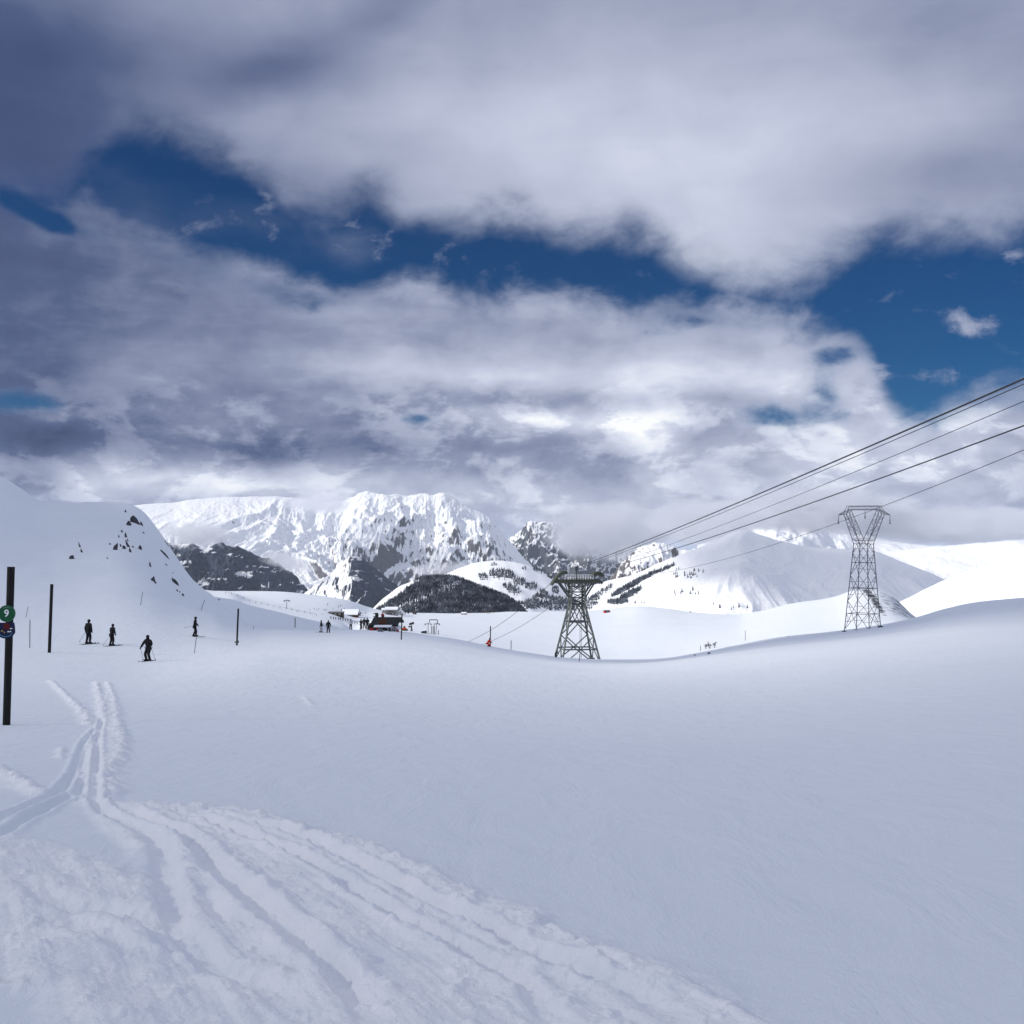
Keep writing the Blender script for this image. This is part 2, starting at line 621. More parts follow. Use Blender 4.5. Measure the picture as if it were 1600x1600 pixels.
BLACKPOST = plain('dark_post', (0.012, 0.012, 0.012), 0.7, 0.4, 4)
STEEL = plain('galvanised_steel', (0.085, 0.10, 0.10), 0.55, 0.3, 1.5, 0.2)
PYLONSTEEL = plain('pylon_steel', (0.11, 0.115, 0.13), 0.55, 0.25, 1.5, 0.2)
DARKSTEEL = plain('weathered_steel', (0.07, 0.075, 0.08), 0.6, 0.3, 1.5, 0.2)
OLIVE = plain('painted_platform', (0.07, 0.08, 0.06), 0.6, 0.35, 1.2)
CABLE = plain('steel_cable', (0.03, 0.032, 0.036), 0.5, 0.2, 2.0)
GREYSTAKE = plain('grey_stake', (0.10, 0.11, 0.13), 0.6, 0.2, 4)
BLACKCLOTH = plain('black_cloth', (0.008, 0.009, 0.012), 0.85, 0.5, 9)
NAVYCLOTH = plain('navy_cloth', (0.010, 0.012, 0.022), 0.85, 0.5, 9)
GREYCLOTH = plain('pale_cloth', (0.35, 0.37, 0.42), 0.85, 0.3, 9)
REDCLOTH = plain('red_cloth', (0.55, 0.03, 0.015), 0.8, 0.25, 9)
SKIN = plain('skin', (0.35, 0.2, 0.14), 0.6, 0.1, 9)
HELMET = plain('helmet_shell', (0.010, 0.010, 0.012), 0.45, 0.2, 5)
SKIMAT = plain('ski_topsheet', (0.02, 0.02, 0.03), 0.5, 0.3, 6)
POLEMAT = plain('ski_pole_shaft', (0.12, 0.13, 0.16), 0.4, 0.2, 6)
WOOD = plain('dark_timber', (0.035, 0.026, 0.022), 0.8, 0.5, 1.2)
BROWNWOOD = plain('brown_timber', (0.10, 0.045, 0.03), 0.8, 0.4, 1.2)
PALEWALL = plain('pale_render', (0.32, 0.31, 0.31), 0.8, 0.15, 0.6)
ROOFSNOW = plain('roof_snow', (0.84, 0.87, 0.92), 0.7, 0.05, 0.5)
GLASS = plain('dark_window', (0.015, 0.018, 0.025), 0.2, 0.2, 1)
REDPAINT = plain('red_paint', (0.45, 0.02, 0.02), 0.6, 0.25, 1)
ORANGEPAINT = plain('orange_paint', (0.55, 0.10, 0.02), 0.6, 0.25, 1)
WHITEPAINT = plain('white_paint', (0.78, 0.8, 0.8), 0.6, 0.1, 1)
GREENSIGN = plain('green_sign', (0.008, 0.085, 0.035), 0.5, 0.12, 8)
NAVYSIGN = plain('navy_sign', (0.008, 0.014, 0.05), 0.5, 0.2, 8)
CYANPAINT = plain('pale_blue_paint', (0.10, 0.32, 0.5), 0.6, 0.15, 8)
OCHREPAINT = plain('ochre_paint', (0.45, 0.28, 0.06), 0.6, 0.15, 8)
BARK = plain('bark', (0.04, 0.03, 0.025), 0.9, 0.4, 3)
NEEDLES = plain('needles', (0.02, 0.03, 0.026), 0.9, 0.6, 0.8)
ROCK = plain('dark_rock', (0.06, 0.062, 0.07), 0.9, 0.6, 1.2)


def forest_material():
    m, nt, b = new_mat('snow_dusted_needles')
    g = nt.new('ShaderNodeNewGeometry')
    n = nt.noise(g.outputs['Position'], 0.05, 6, 0.75)
    c = nt.mix(nt.smooth(n, 0.40, 0.68), (0.014, 0.021, 0.033), (0.17, 0.19, 0.23))
    nt.put(b.inputs['Base Color'], c)
    b.inputs['Roughness'].default_value = 0.9
    return m


FOREST = forest_material()

# ------------------------------------------------------------------ ground sheet
r_f = blurred(curve([(-400, 110), (0, 100), (138, 95), (230, 84), (300, 95), (370, 95), (540, 95), (800, 92), (1200, 92), (1600, 92), (2000, 92)]), 50)
z10 = blurred(curve([(-400, -0.5), (0, -0.55), (400, -0.62), (800, -0.64), (1200, -0.55), (1600, -0.38), (2000, -0.25)]), 80)
z28 = blurred(curve([(-400, -1.9), (0, -2.05), (400, -2.2), (800, -2.4), (1100, -2.3), (1350, -1.9), (1600, -1.35), (2000, -0.9)]), 80)
z_f = blurred(curve([(-400, -5.0), (0, -5.2), (138, -5.4), (230, -5.6), (370, -5.7), (627, -6.0), (800, -6.7), (950, -7.2), (1150, -6.4), (1400, -4.8), (1600, -3.6), (2000, -2.5)]), 50)
E_pts = [(-400, 640, 420), (-200, 690, 400), (0, 748, 370), (35, 768, 358), (66, 785, 350), (110, 787, 345), (170, 789, 340), (196, 791, 338),
         (218, 798, 333), (240, 822, 320), (265, 858, 300), (300, 905, 270), (333, 931, 240), (350, 947, 228), (369, 963, 210), (392, 977, 196),
         (414, 983, 190), (456, 984.5, 190), (499, 986, 190), (540, 985.5, 190), (589, 985.5, 186), (617, 988, 182), (664, 993, 182), (720, 1001, 192),
         (790, 1014, 215), (840, 1022, 235), (877, 1027, 255), (940, 1030.5, 270), (1000, 1031, 280), (1040, 1028.5, 290), (1080, 1022, 300),
         (1140, 1010, 320), (1220, 996, 350), (1300, 987.5, 385), (1360, 980, 405), (1432, 966, 420), (1480, 952, 430), (1540, 940.5, 430),
         (1600, 935, 430), (1800, 922, 450), (2000, 915, 450)]
py_e, r_e = blurred(curve([(p[0], p[1]) for p in E_pts]), 5), blurred(curve([(p[0], p[2]) for p in E_pts]), 24)
M1_pts = [(-400, 915, 1000), (300, 922, 1000), (345, 923, 1000), (440, 925, 1000), (500, 931, 1000), (540, 938, 1000), (580, 951, 1020), (606, 956, 1060), (640, 958, 1100),
          (700, 958, 1160), (800, 957, 1200), (900, 955.5, 1200), (950, 952, 1180), (1000, 947, 1120), (1040, 951, 1060), (1080, 957, 1010),
          (1152, 961.5, 950), (1184, 956, 920), (1240, 944, 870), (1312, 932, 820), (1332, 925, 805), (1360, 922, 790), (1392, 932, 770), (1428, 962, 755),
          (1460, 980, 740), (1600, 1000, 720), (2000, 1000, 720)]
py_m, r_m = blurred(curve([(p[0], p[1]) for p in M1_pts]), 5), blurred(curve([(p[0], p[2]) for p in M1_pts]), 30)
L_py = blurred(curve([(-400, 915), (300, 921), (333, 924.5), (361, 927), (392, 939), (435, 948.5), (477, 957), (516, 966), (540, 976), (560, 990), (600, 1000)]), 5)

py_eb = blurred(curve([(p[0], p[1]) for p in E_pts]), 24)


def hz(px, r, py): return EYE + r * tan_el(px, py)


def knots(px):
    px = np.asarray(px, float)
    re, rm = r_e(px), r_m(px)
    pe, pm = py_e(px), py_m(px)
    zeE = hz(px, re, pe)
    left = 1 - sstep(535, 600, px)
    hill = 1 - sstep(330, 400, px)
    # dip behind the edge
    r5 = (1 - left) * 470 + left * (re * 1.32)
    r5 = np.maximum(r5, re * 1.16)
    p5 = pe + 15 + 30 * hill
    z5 = hz(px, r5, p5)
    r6 = (1 - left) * (r5 + 0.3 * (rm - r5)) + left * 520
    r6 = np.maximum(r6, r5 * 1.08)
    z6n = hz(px, r6, p5 * 0.62 + pm * 0.38)
    z6 = (1 - left) * z6n + left * hz(px, r6, L_py(px))
    r7 = (1 - left) * (r5 + 0.62 * (rm - r5)) + left * 730
    z7 = (1 - left) * hz(px, r7, p5 * 0.26 + pm * 0.74) + left * hz(px, r7, np.maximum(L_py(px), pm) + 10)
    zm = hz(px, rm, pm)
    hw_ = 1 - sstep(300, 352, px)
    zEb = zeE * (1 - hw_) + hw_ * hz(px, re, py_eb(px))
    rf_ = r_f(px)
    rmid = rf_ + 0.5 * (re - rf_)
    zmid = z_f(px) + 0.5 * (zEb - z_f(px))
    o = np.ones_like(px)
    R = np.stack([0 * o, 10 * o, 28 * o, rf_, rmid, re, r5, r6, r7, rm, rm * 1.35, 2600 * o, 6000 * o, 70000 * o])
    Z = np.stack([0 * o, z10(px), z28(px), z_f(px), zmid, zeE, z5, z6, z7, zm, zm - 70, -420 * o, -700 * o, -720 * o])
    return R, Z


def hermite(R, Z, r):
    """R,Z: (K,N); r: (M,N)"""
    h = np.diff(R, axis=0)
    d = np.diff(Z, axis=0) / h
    m = np.zeros_like(Z)
    m[0], m[-1] = d[0], d[-1]
    a, b = d[:-1], d[1:]
    w1, w2 = 2 * h[1:] + h[:-1], h[1:] + 2 * h[:-1]
    ok = a * b > 0
    with np.errstate(divide='ignore', invalid='ignore'):
        m[1:-1] = np.where(ok, (w1 + w2) / (w1 / np.where(ok, a, 1) + w2 / np.where(ok, b, 1)), 0)
    for k in (1, 2, 3, 4):
        m[k] = (h[k - 1] * d[k] + h[k] * d[k - 1]) / (h[k - 1] + h[k])
    out = np.zeros(np.broadcast(r, R[0]).shape)
    for k in range(len(R) - 1):
        sel = (r >= R[k]) & ((r < R[k + 1]) | (k == len(R) - 2))
        t = np.clip((r - R[k]) / h[k], 0, 1)
        v = ((2 * t ** 3 - 3 * t ** 2 + 1) * Z[k] + (t ** 3 - 2 * t ** 2 + t) * h[k] * m[k]
             + (-2 * t ** 3 + 3 * t ** 2) * Z[k + 1] + (t ** 3 - t ** 2) * h[k] * m[k + 1])
        out = np.where(sel, v, out)
    return out


def und(x, y, r):
    """gentle wind-shaped undulation of the snow"""
    far = sstep(300, 1200, r)
    n = 0.09 * fbm(x / 8, y / 13, 4) * sstep(4, 14, r) + 0.30 * fbm(x / 45 + 7, y / 45, 3) * sstep(30, 120, r) + far * 3.0 * fbm(x / 170, y / 170, 5)
    px_ = px_of_az(np.arctan2(x, np.maximum(y, 1e-3)))
    kn = (1 - sstep(250, 345, px_)) * sstep(110, 190, r) * (1 - sstep(320, 420, r)) * (y > 0)
    n = n + kn * (1.5 * fbm(x / 38 + 3, y / 60, 4) + 0.5 * fbm(x / 11, y / 22, 3))
    return n


def ground(px, r):
    px, r = np.asarray(px, float), np.asarray(r, float)
    z = hermite(*knots(px), r)
    az = az_of(px)
    x, y = r * np.sin(az), r * np.cos(az)
    return z + und(x, y, r)


def gpt(px, r):
    az = float(az_of(px))
    return Vector((r * math.sin(az), r * math.cos(az), float(ground(np.array([px]), np.array([[r]]))[0, 0])))


_rs = np.concatenate([np.linspace(3, 60, 600), np.geomspace(60.3, 1600, 1600)])


def hit(px, py):
    """first point of the ground seen at this place of the photograph"""
    z = ground(np.array([float(px)]), _rs[:, None])[:, 0]
    te = float(tan_el(px, py))
    ok = np.where(z - EYE - _rs * te > 0)[0]
    i = ok[0] if len(ok) else int(np.argmin(np.abs(z - EYE - _rs * te) / _rs))
    # exact azimuth of this pixel
    x, y, zz = ray(px, py)
    a = math.atan2(x, y)
    r = float(_rs[i])
    return Vector((r * math.sin(a), r * math.cos(a), float(z[i])))


# rows and columns of the sheet
pys = np.arange(1660, 1040, -0.95)
rn = EYE / ((pys - 870) / F - 0.056)
rn = rn[(rn > 0) & (rn < 42)]
rows = np.concatenate([[0.02, 1.0, 2.0, 3.0], rn[rn > 3.4], np.geomspace(rn[-1] + 0.4, 520, 330), np.geomspace(524, 1500, 150), np.geomspace(1540, 70000, 30)])
azs_in = np.linspace(math.radians(-30), math.radians(30), 1150)
azs_out = np.concatenate([np.linspace(math.radians(31), math.radians(180), 50), np.linspace(math.radians(-179), math.radians(-31), 50)])
azs = np.concatenate([azs_in, azs_out])
pxs = np.clip(px_of_az(np.clip(azs, math.radians(-33), math.radians(33))), -400, 2000)
RR = rows[:, None] * np.ones_like(azs)[None]
XX, YY = RR * np.sin(azs), RR * np.cos(azs)
ZZ = hermite(*knots(pxs), RR)
# behind the viewer the slope carries on upwards
back = sstep(math.radians(35), math.radians(100), np.abs(azs))[None]
ZZ = ZZ * (1 - back) + back * np.where(RR < 300, RR * 0.05, 15 - (RR - 300) * 0.05).clip(-720, 20)
ZZ += und(XX, YY, RR)

# ---- ski tracks and churned snow near the viewer
churn = np.zeros_like(ZZ)
disp = np.zeros_like(ZZ)
nr = int(np.searchsorted(rows, 60))
Xn, Yn = XX[:nr], YY[:nr]


def world_line(pts):
    q = [hit(*p) for p in pts]
    return np.array([(v.x, v.y) for v in q])


def resample(pts, n=6):
    pts = np.array(pts, float)
    t = np.arange(len(pts))
    tt = np.linspace(0, len(pts) - 1, (len(pts) - 1) * n + 1)
    fx, fy = pchip(t, pts[:, 0]), pchip(t, pts[:, 1])
    return np.stack([fx(tt), fy(tt)], 1)


def line_dist(L):
    best = np.full(Xn.shape, 1e9)
    tpar = np.zeros(Xn.shape)
    side = np.zeros(Xn.shape)
    seglen = np.hypot(*(L[1:] - L[:-1]).T)
    cum = np.concatenate([[0], np.cumsum(seglen)])
    lo, hi = L.min(0) - 1.5, L.max(0) + 1.5
    sel = (Xn > lo[0]) & (Xn < hi[0]) & (Yn > lo[1]) & (Yn < hi[1])
    xs, ys = Xn[sel], Yn[sel]
    b, tp, sd = np.full(xs.shape, 1e9), np.zeros(xs.shape), np.zeros(xs.shape)
    for k in range(len(L) - 1):
        ax, ay = L[k]
        dx_, dy_ = L[k + 1] - L[k]
        l2 = dx_ * dx_ + dy_ * dy_ + 1e-12
        t = np.clip(((xs - ax) * dx_ + (ys - ay) * dy_) / l2, 0, 1)
        d = np.hypot(xs - ax - t * dx_, ys - ay - t * dy_)
        s = np.sign((xs - ax) * dy_ - (ys - ay) * dx_)
        u = d < b
        b = np.where(u, d, b)
        tp = np.where(u, cum[k] + t * seglen[k], tp)
        sd = np.where(u, s, sd)
    best[sel], tpar[sel], side[sel] = b, tp, sd
    return best, tpar, side, cum[-1]


def groove(pts, w, depth, berm=0.5, ch=0.0, fade=1.0):
    global disp, churn
    depth *= 0.55
    w *= 0.72
    L = world_line(resample(pts))
    d, t, s, tot = line_dist(L)
    ends = sstep(0, fade, t) * sstep(0, fade, tot - t)
    wob = 1 + 0.35 * fbm(Xn / 0.5, Yn / 0.5, 3)
    g = -depth * np.exp(-(d / (w * wob)) ** 4) + depth * berm * np.exp(-((d - 2.0 * w * wob) / (0.8 * w)) ** 2)
    disp[:nr] += g * ends
    churn[:nr] = np.maximum(churn[:nr], ch * np.exp(-(d / (3 * w)) ** 2) * ends)


def streak(pts, w, h, ch):
    """a low ridge of thrown-up snow"""
    global disp, churn
    L = world_line(resample(pts))
    d, t, s, tot = line_dist(L)
    ends = sstep(0, 1.5, t) * sstep(0, 1.0, tot - t)
    wob = np.clip(1 + 0.8 * fbm(Xn / 0.6, Yn / 0.6, 4), 0.3, 2)
    k = np.exp(-(d / (w * wob)) ** 2) * ends
    k = k * sstep(-0.35, 0.25, fbm(Xn / 0.5 + 60, Yn / 0.5, 4) + 0.25)
    disp[:nr] += k * h * 0.7 * np.clip(0.9 + 1.2 * fbm(Xn / 0.22, Yn / 0.22, 4), 0, 3)
    churn[:nr] = np.maximum(churn[:nr], ch * k)


def in_poly(pts):
    q = world_line(pts)
    inside = np.zeros(Xn.shape, bool)
    j = len(q) - 1
    for i in range(len(q)):
        xi, yi = q[i]
        xj, yj = q[j]
        c = ((yi > Yn) != (yj > Yn)) & (Xn < (xj - xi) * (Yn - yi) / (yj - yi + 1e-12) + xi)
        inside ^= c
        j = i
    return inside


def edge_soft(pts, w):
    """soft membership of a polygon, with a ragged border"""
    q = world_line(resample(pts + [pts[0]], 3))
    best = np.full(Xn.shape, 1e9)
    for k in range(len(q) - 1):
        ax, ay = q[k]
        dx_, dy_ = q[k + 1] - q[k]
        l2 = dx_ * dx_ + dy_ * dy_ + 1e-12
        t = np.clip(((Xn - ax) * dx_ + (Yn - ay) * dy_) / l2, 0, 1)
        best = np.minimum(best, np.hypot(Xn - ax - t * dx_, Yn - ay - t * dy_))
    sd = np.where(in_poly(pts), best, -best)
    return sstep(-w, w, sd + 0.9 * w * fbm(Xn / 0.4, Yn / 0.4, 4))


band = edge_soft([(150, 1262), (172, 1248), (182, 1256), (225, 1262), (300, 1266), (400, 1278), (487, 1308), (544, 1320), (653, 1367), (762, 1419), (894, 1481),
                  (1025, 1541), (1156, 1582), (1230, 1625), (1100, 1655), (700, 1655), (420, 1655), (330, 1560), (262, 1470), (255, 1400), (240, 1357), (195, 1320), (160, 1288)], 0.10)
lowl = edge_soft([(-80, 1306), (0, 1311), (60, 1315), (105, 1327), (169, 1351), (225, 1381), (262, 1387), (300, 1440), (340, 1530), (400, 1655), (120, 1655), (80, 1560), (-80, 1540)], 0.14)
stem = edge_soft([(150, 1120), (168, 1080), (178, 1095), (186, 1130), (192, 1160), (186, 1185), (173, 1207), (173, 1245), (150, 1262), (128, 1256), (124, 1215), (132, 1170), (143, 1140)], 0.12)
mk = np.maximum(np.maximum(band, 0.9 * lowl), 0.75 * stem)
xr = Xn * 0.9 + Yn * 0.43
yr = -Xn * 0.43 + Yn * 0.9
lump = 0.5 * fbm(Xn / 0.55 + 3, Yn / 0.55, 4) + 0.5 * (ridged(Xn / 0.45, Yn / 0.45 + 9, 4) - 0.5)
clods = np.clip(fbm(Xn / 0.16 + 40, Yn / 0.16, 3) - 0.12, 0, 1)
along = fbm(xr / 0.28, yr / 2.6 + 5, 4)
disp[:nr] += mk * (0.028 * lump + 0.026 * along + 0.014 * fbm(xr / 0.11, yr / 1.8 + 9, 3) + 0.052 * clods + 0.03)
disp[:nr] += lowl * 0.07 * fbm(Xn / 0.9, Yn / 0.9 + 30, 3)
churn[:nr] = np.maximum(churn[:nr], mk * np.clip(0.75 + 0.8 * fbm(Xn / 0.7, Yn / 0.7, 4), 0, 1))

streak([(160, 1262), (180, 1256), (225, 1261), (300, 1265), (400, 1277), (487, 1309), (544, 1320), (653, 1366), (762, 1419), (894, 1480), (1025, 1541), (1156, 1582), (1210, 1604)], 0.16, 0.07, 1.0)
streak([(62, 1052), (85, 1070), (102, 1086), (118, 1102), (132, 1115), (142, 1135)], 0.16, 0.10, 0.9)
streak([(146, 1048), (150, 1065), (155, 1087), (161, 1112), (166, 1130)], 0.16, 0.09, 0.9)
streak([(166, 1062), (176, 1085), (181, 1100), (185, 1130), (192, 1160), (185, 1185), (172, 1207), (172, 1240), (180, 1254)], 0.13, 0.08, 0.9)
streak([(-40, 1185), (0, 1206), (37, 1230), (72, 1247), (94, 1254)], 0.12, 0.10, 0.95)
streak([(98, 1165), (94, 1180), (97, 1190)], 0.07, 0.06, 0.8)
streak([(236, 1032), (215, 1050), (190, 1056), (172, 1062)], 0.22, 0.10, 0.6)
streak([(2, 1036), (18, 1042), (34, 1049)], 0.2, 0.1, 0.6)
groove([(152, 1138), (132, 1162), (122, 1195), (105, 1225), (80, 1247), (50, 1260), (0, 1280), (-50, 1298)], 0.075, 0.085, 0.5, 0.0)
groove([(151, 1150), (139, 1170), (132, 1200), (129, 1225), (127, 1257)], 0.065, 0.075, 0.5, 0.0)
groove([(122, 1236), (97, 1252), (62, 1270), (25, 1290), (0, 1305), (-50, 1330)], 0.075, 0.085, 0.5, 0.0)
groove([(160, 1125), (152, 1160), (150, 1200), (147, 1225), (147, 1250), (160, 1270), (200, 1296)], 0.065, 0.08, 0.5, 0.0)
groove([(172, 1262), (202, 1271), (240, 1290), (292, 1312), (319, 1342), (356, 1380), (405, 1421), (469, 1477), (525, 1534), (562, 1579), (600, 1640)], 0.085, 0.11, 0.5, 0.0)
groove([(165, 1280), (210, 1297), (240, 1320), (258, 1357), (266, 1410), (275, 1450), (300, 1477), (337, 1519), (394, 1540), (431, 1567), (470, 1620)], 0.10, 0.10, 0.3, 0.0)
groove([(225, 1266), (262, 1271), (319, 1286), (412, 1320), (500, 1362), (587, 1419), (653, 1458), (710, 1489), (745, 1511), (806, 1541), (846, 1585), (880, 1640)], 0.07, 0.085, 0.5, 0.0)
groove([(250, 1266), (350, 1283), (450, 1307), (544, 1349), (631, 1397), (710, 1436), (784, 1476), (850, 1506), (937, 1546), (1003, 1572), (1090, 1630)], 0.07, 0.085, 0.5, 0.0)
groove([(20, 1380), (56, 1395), (97, 1417), (150, 1425), (210, 1440), (255, 1459), (289, 1511), (340, 1560)], 0.13, 0.09, 0.3, 0.0)
groove([(300, 1400), (330, 1420), (345, 1455)], 0.07, 0.07, 0.4, 0.0, 0.3)
groove([(60, 1440), (110, 1455), (170, 1475), (240, 1520)], 0.10, 0.06, 0.4, 0.0, 0.5)
# faint older tracks on the smooth slope
streak([(378, 1010), (392, 1018), (406, 1027)], 0.3, 0.10, 0.5)
streak([(472, 1085), (480, 1094), (490, 1105)], 0.12, 0.04, 0.5)
streak([(1086, 1044), (1100, 1047), (1114, 1049)], 0.35, 0.10, 0.5)
ZZ += disp
rockm = np.zeros_like(ZZ)
PXX = np.broadcast_to(pxs[None], ZZ.shape)
rockm = sstep(1345, 1400, PXX) * (1 - sstep(1470, 1520, PXX)) * sstep(560, 640, RR) * (1 - sstep(900, 1000, RR))
rockm = np.maximum(rockm, 1.45 * np.exp(-((PXX - 1352 - (RR - 790) * -0.14) / 9) ** 2) * sstep(560, 620, RR) * (1 - sstep(800, 900, RR)))
P = np.stack([XX, YY, ZZ], -1)
gobj = grid_mesh('snow_ground', P, SNOW, True, {'churn': churn, 'rock': rockm}, wrap=True)
tag(gobj, kind='structure')

# ------------------------------------------------------------------ hills and mountains beyond
class Hill:
    """a ridge with its own distance and thickness; w = -1 foot towards us, 0 crest, 1 foot behind"""
    def __init__(s, name, crest, dist, front, back, base, mat, nu=300, nw=200, shape=1.15, amp=0.0, spur=(400, 900), amp2=0.0, s2=120,
                 crest_keep=0.25, dmod=None, ribs=0.0, seed=0.0, wpow=1.0, kind='structure', slant=0.0, amod=None, crag=0.0, cragmod=None):
        s.px0, s.px1 = crest[0][0], crest[-1][0]
        cpy = curve(crest)
        px = np.linspace(s.px0, s.px1, nu)
        w = np.concatenate([np.linspace(-1, 0, int(nw * .72), endpoint=False), np.linspace(0, 1, int(nw * .28))])
        d = dist if dmod is None else dist + curve(dmod)(px)
        d = d * np.ones_like(px)
        zc = EYE + d * tan_el(px, cpy(px))
        PX, Wg = np.meshgrid(px, w)
        dep = np.where(Wg < 0, front, back)
        Rr = d[None] + Wg * dep
        a = az_of(PX)
        X, Y = Rr * np.sin(a), Rr * np.cos(a)
        aw = np.abs(Wg)
        prof = np.where(Wg < 0, (1 - aw) ** shape, 1 - aw ** 1.3)
        Z = base + (zc[None] - base) * prof
        nx, ny = X / spur[0] + seed, (Rr + slant * X) / spur[1] + seed * .7
        wx = fbm(X / (spur[0] * 1.7) + 3, Y / (spur[0] * 1.7), 3) * 0.5
        env = crest_keep + (1 - crest_keep) * np.clip(aw * 3.2, 0, 1)
        env = env * np.clip((1 - aw) * 3, 0, 1)
        if amod is not None: env = env * curve(amod)(px)[None]
        Z = Z + amp * env * (ridged(nx + wx, ny + fbm(X / (spur[0] * 1.3) + 20, Y / (spur[0] * 1.3), 3) * .5, 8) - 0.75)
        if crag: Z = Z + crag * np.clip(aw * 9, .25, 1) * np.clip((1 - aw) * 3, 0, 1) * (curve(cragmod)(px)[None] if cragmod else 1) * (ridged(X / 260 + wx, Rr / 300 + wx * 2, 6) - .6)
        if ribs: Z = Z + ribs * env * (ridged(X / (spur[0] * .28) + wx * 2, Rr / (spur[1] * .6), 5) - 0.7)
        if amp2: Z = Z + amp2 * env * fbm(X / s2, Y / s2, 5)
        s.px, s.w, s.R, s.Z, s.X, s.Y = px, w, Rr, Z, X, Y
        # edges drop into the ground
        s.obj = grid_mesh(name, np.stack([X, Y, Z], -1), mat)
        tag(s.obj, kind=kind)

    def col(s, px):
        i = np.clip(np.searchsorted(s.px, px), 1, len(s.px) - 1)
        t = (px - s.px[i - 1]) / (s.px[i] - s.px[i - 1])
        return (s.X[:, i - 1] * (1 - t) + s.X[:, i] * t, s.Y[:, i - 1] * (1 - t) + s.Y[:, i] * t, s.Z[:, i - 1] * (1 - t) + s.Z[:, i] * t)

    def hit(s, px, py):
        x, y, z = s.col(px)
        _, p = project((x, y, z))
        k = int(np.argmin(s.w < 0))
        idx = np.where(p[:k + 1] <= py)[0]
        if not len(idx): return None
        i = idx[0]
        return Vector((float(x[i]), float(y[i]), float(z[i])))


M_BIG = mountain_material('limestone_and_snow', (0.11, 0.11, 0.125), 0.36, 0.05, 1 / 240, 0.40, None, strata=0.25, lowrock=(120, -150, 0.08), fine=0.80)
M_DARK = mountain_material('dark_cliff', (0.06, 0.068, 0.085), 0.66, 0.06, 1 / 380, 0.40, None, strata=0.2, fine=0.6)
M_WOODED = mountain_material('wooded_slope', (0.05, 0.055, 0.065), 0.70, 0.05, 1 / 260, 0.35, 120, 0.85, strata=0.3)
M_PYRAMID = mountain_material('half_wooded_slope', (0.07, 0.07, 0.08), 0.55, 0.05, 1 / 260, 0.35, 220, 0.6, strata=0.2, fine=0.4, sunny=True)
M_CLIFF = mountain_material('near_cliff', (0.11, 0.10, 0.105), 0.66, 0.06, 1 / 160, 0.40, None, strata=0.3, fine=0.4)
M_SMOOTH = mountain_material('wind_smoothed_snow', (0.08, 0.085, 0.095), 0.40, 0.04, 1 / 130, 0.55, None, strata=0.1, bump=0.06)

M_FOLDS = mountain_material('rolling_snow', (0.08, 0.085, 0.095), 0.36, 0.04, 1 / 130, 0.5, None, strata=0.1, bump=0.16)

# far massif under the clouds
big = Hill('mountain', [(60, 830), (130, 805), (195, 790), (232, 785), (270, 783), (300, 778), (352, 775), (420, 775), (470, 777), (505, 780), (530, 778),
            (552, 771), (570, 767), (592, 770), (622, 771), (650, 767), (672, 768), (692, 766), (712, 776), (742, 796), (772, 813), (792, 836),
            (812, 860), (832, 880), (870, 905), (900, 930)], 10500, 3000, 3000, -650, M_BIG, 1000, 480, 1.1, 600, (1000, 1700), 60, 260, 0.08, None, 110, 2.3,
           amod=[(60, .35), (440, .45), (520, .8), (600, 1.0), (900, 1.0)], crag=120, cragmod=[(60, .08), (430, .2), (540, .9), (600, 1), (900, 1)])
peak = Hill('mountain', [(740, 905), (770, 868), (795, 842), (815, 820), (830, 806), (845, 811), (862, 812), (880, 822), (905, 838), (930, 846), (955, 850), (985, 846),
             (1020, 852), (1060, 866), (1110, 890), (1150, 915)], 13500, 2600, 2500, -700, M_DARK, 520, 300, 1.0, 620, (900, 1500), 120, 240, 0.15, None, 160, 5.1, crag=140)
farR = Hill('mountain', [(1090, 850), (1130, 835), (1165, 822), (1195, 800), (1225, 788), (1260, 800), (1290, 812), (1330, 822), (1370, 838), (1420, 846), (1480, 850),
             (1540, 846), (1600, 840), (1700, 836), (1850, 850)], 12500, 4200, 3000, -500, M_BIG, 420, 220, 1.4, 330, (1100, 2400), 60, 300, 0.15, None, 60, 8.2)
wood_l = Hill('mountain', [(180, 850), (262, 838), (290, 842), (318, 854), (345, 847), (372, 850), (400, 862), (430, 871), (455, 893), (480, 915), (510, 940), (540, 960)],
              7600, 2300, 1500, -700, M_WOODED, 420, 240, 1.0, 260, (420, 1300), 60, 170, 0.2, None, 110, 1.2)
pyramid = Hill('mountain', [(430, 960), (455, 940), (480, 922), (505, 902), (530, 880), (548, 864), (558, 865), (580, 880), (605, 900), (630, 920), (660, 945), (690, 965)],
               7000, 2200, 1400, -700, M_PYRAMID, 320, 220, 0.95, 160, (500, 1500), 40, 150, 0.15, None, 70, 3.3)
cliff = Hill('mountain', [(930, 935), (950, 905), (962, 885), (978, 868), (1000, 853), (1030, 844.5), (1055, 850), (1080, 855), (1110, 850), (1160, 858), (1220, 890), (1300, 940)],
             5200, 1100, 1500, -420, M_CLIFF, 300, 200, 0.9, 240, (300, 900), 50, 100, 0.15, None, 90, 6.1)
fields = Hill('hill', [(560, 985), (600, 950), (640, 925), (680, 903), (720, 886), (750, 877), (783, 874.5), (815, 878), (850, 892), (880, 908), (905, 916), (930, 912),
              (960, 905), (1000, 893), (1030, 880), (1060, 870), (1100, 880)], 4300, 1700, 1500, -520, M_SMOOTH, 300, 160, 1.25, 50, (500, 900), 26, 200, 0.2, None, 0, 4.4)
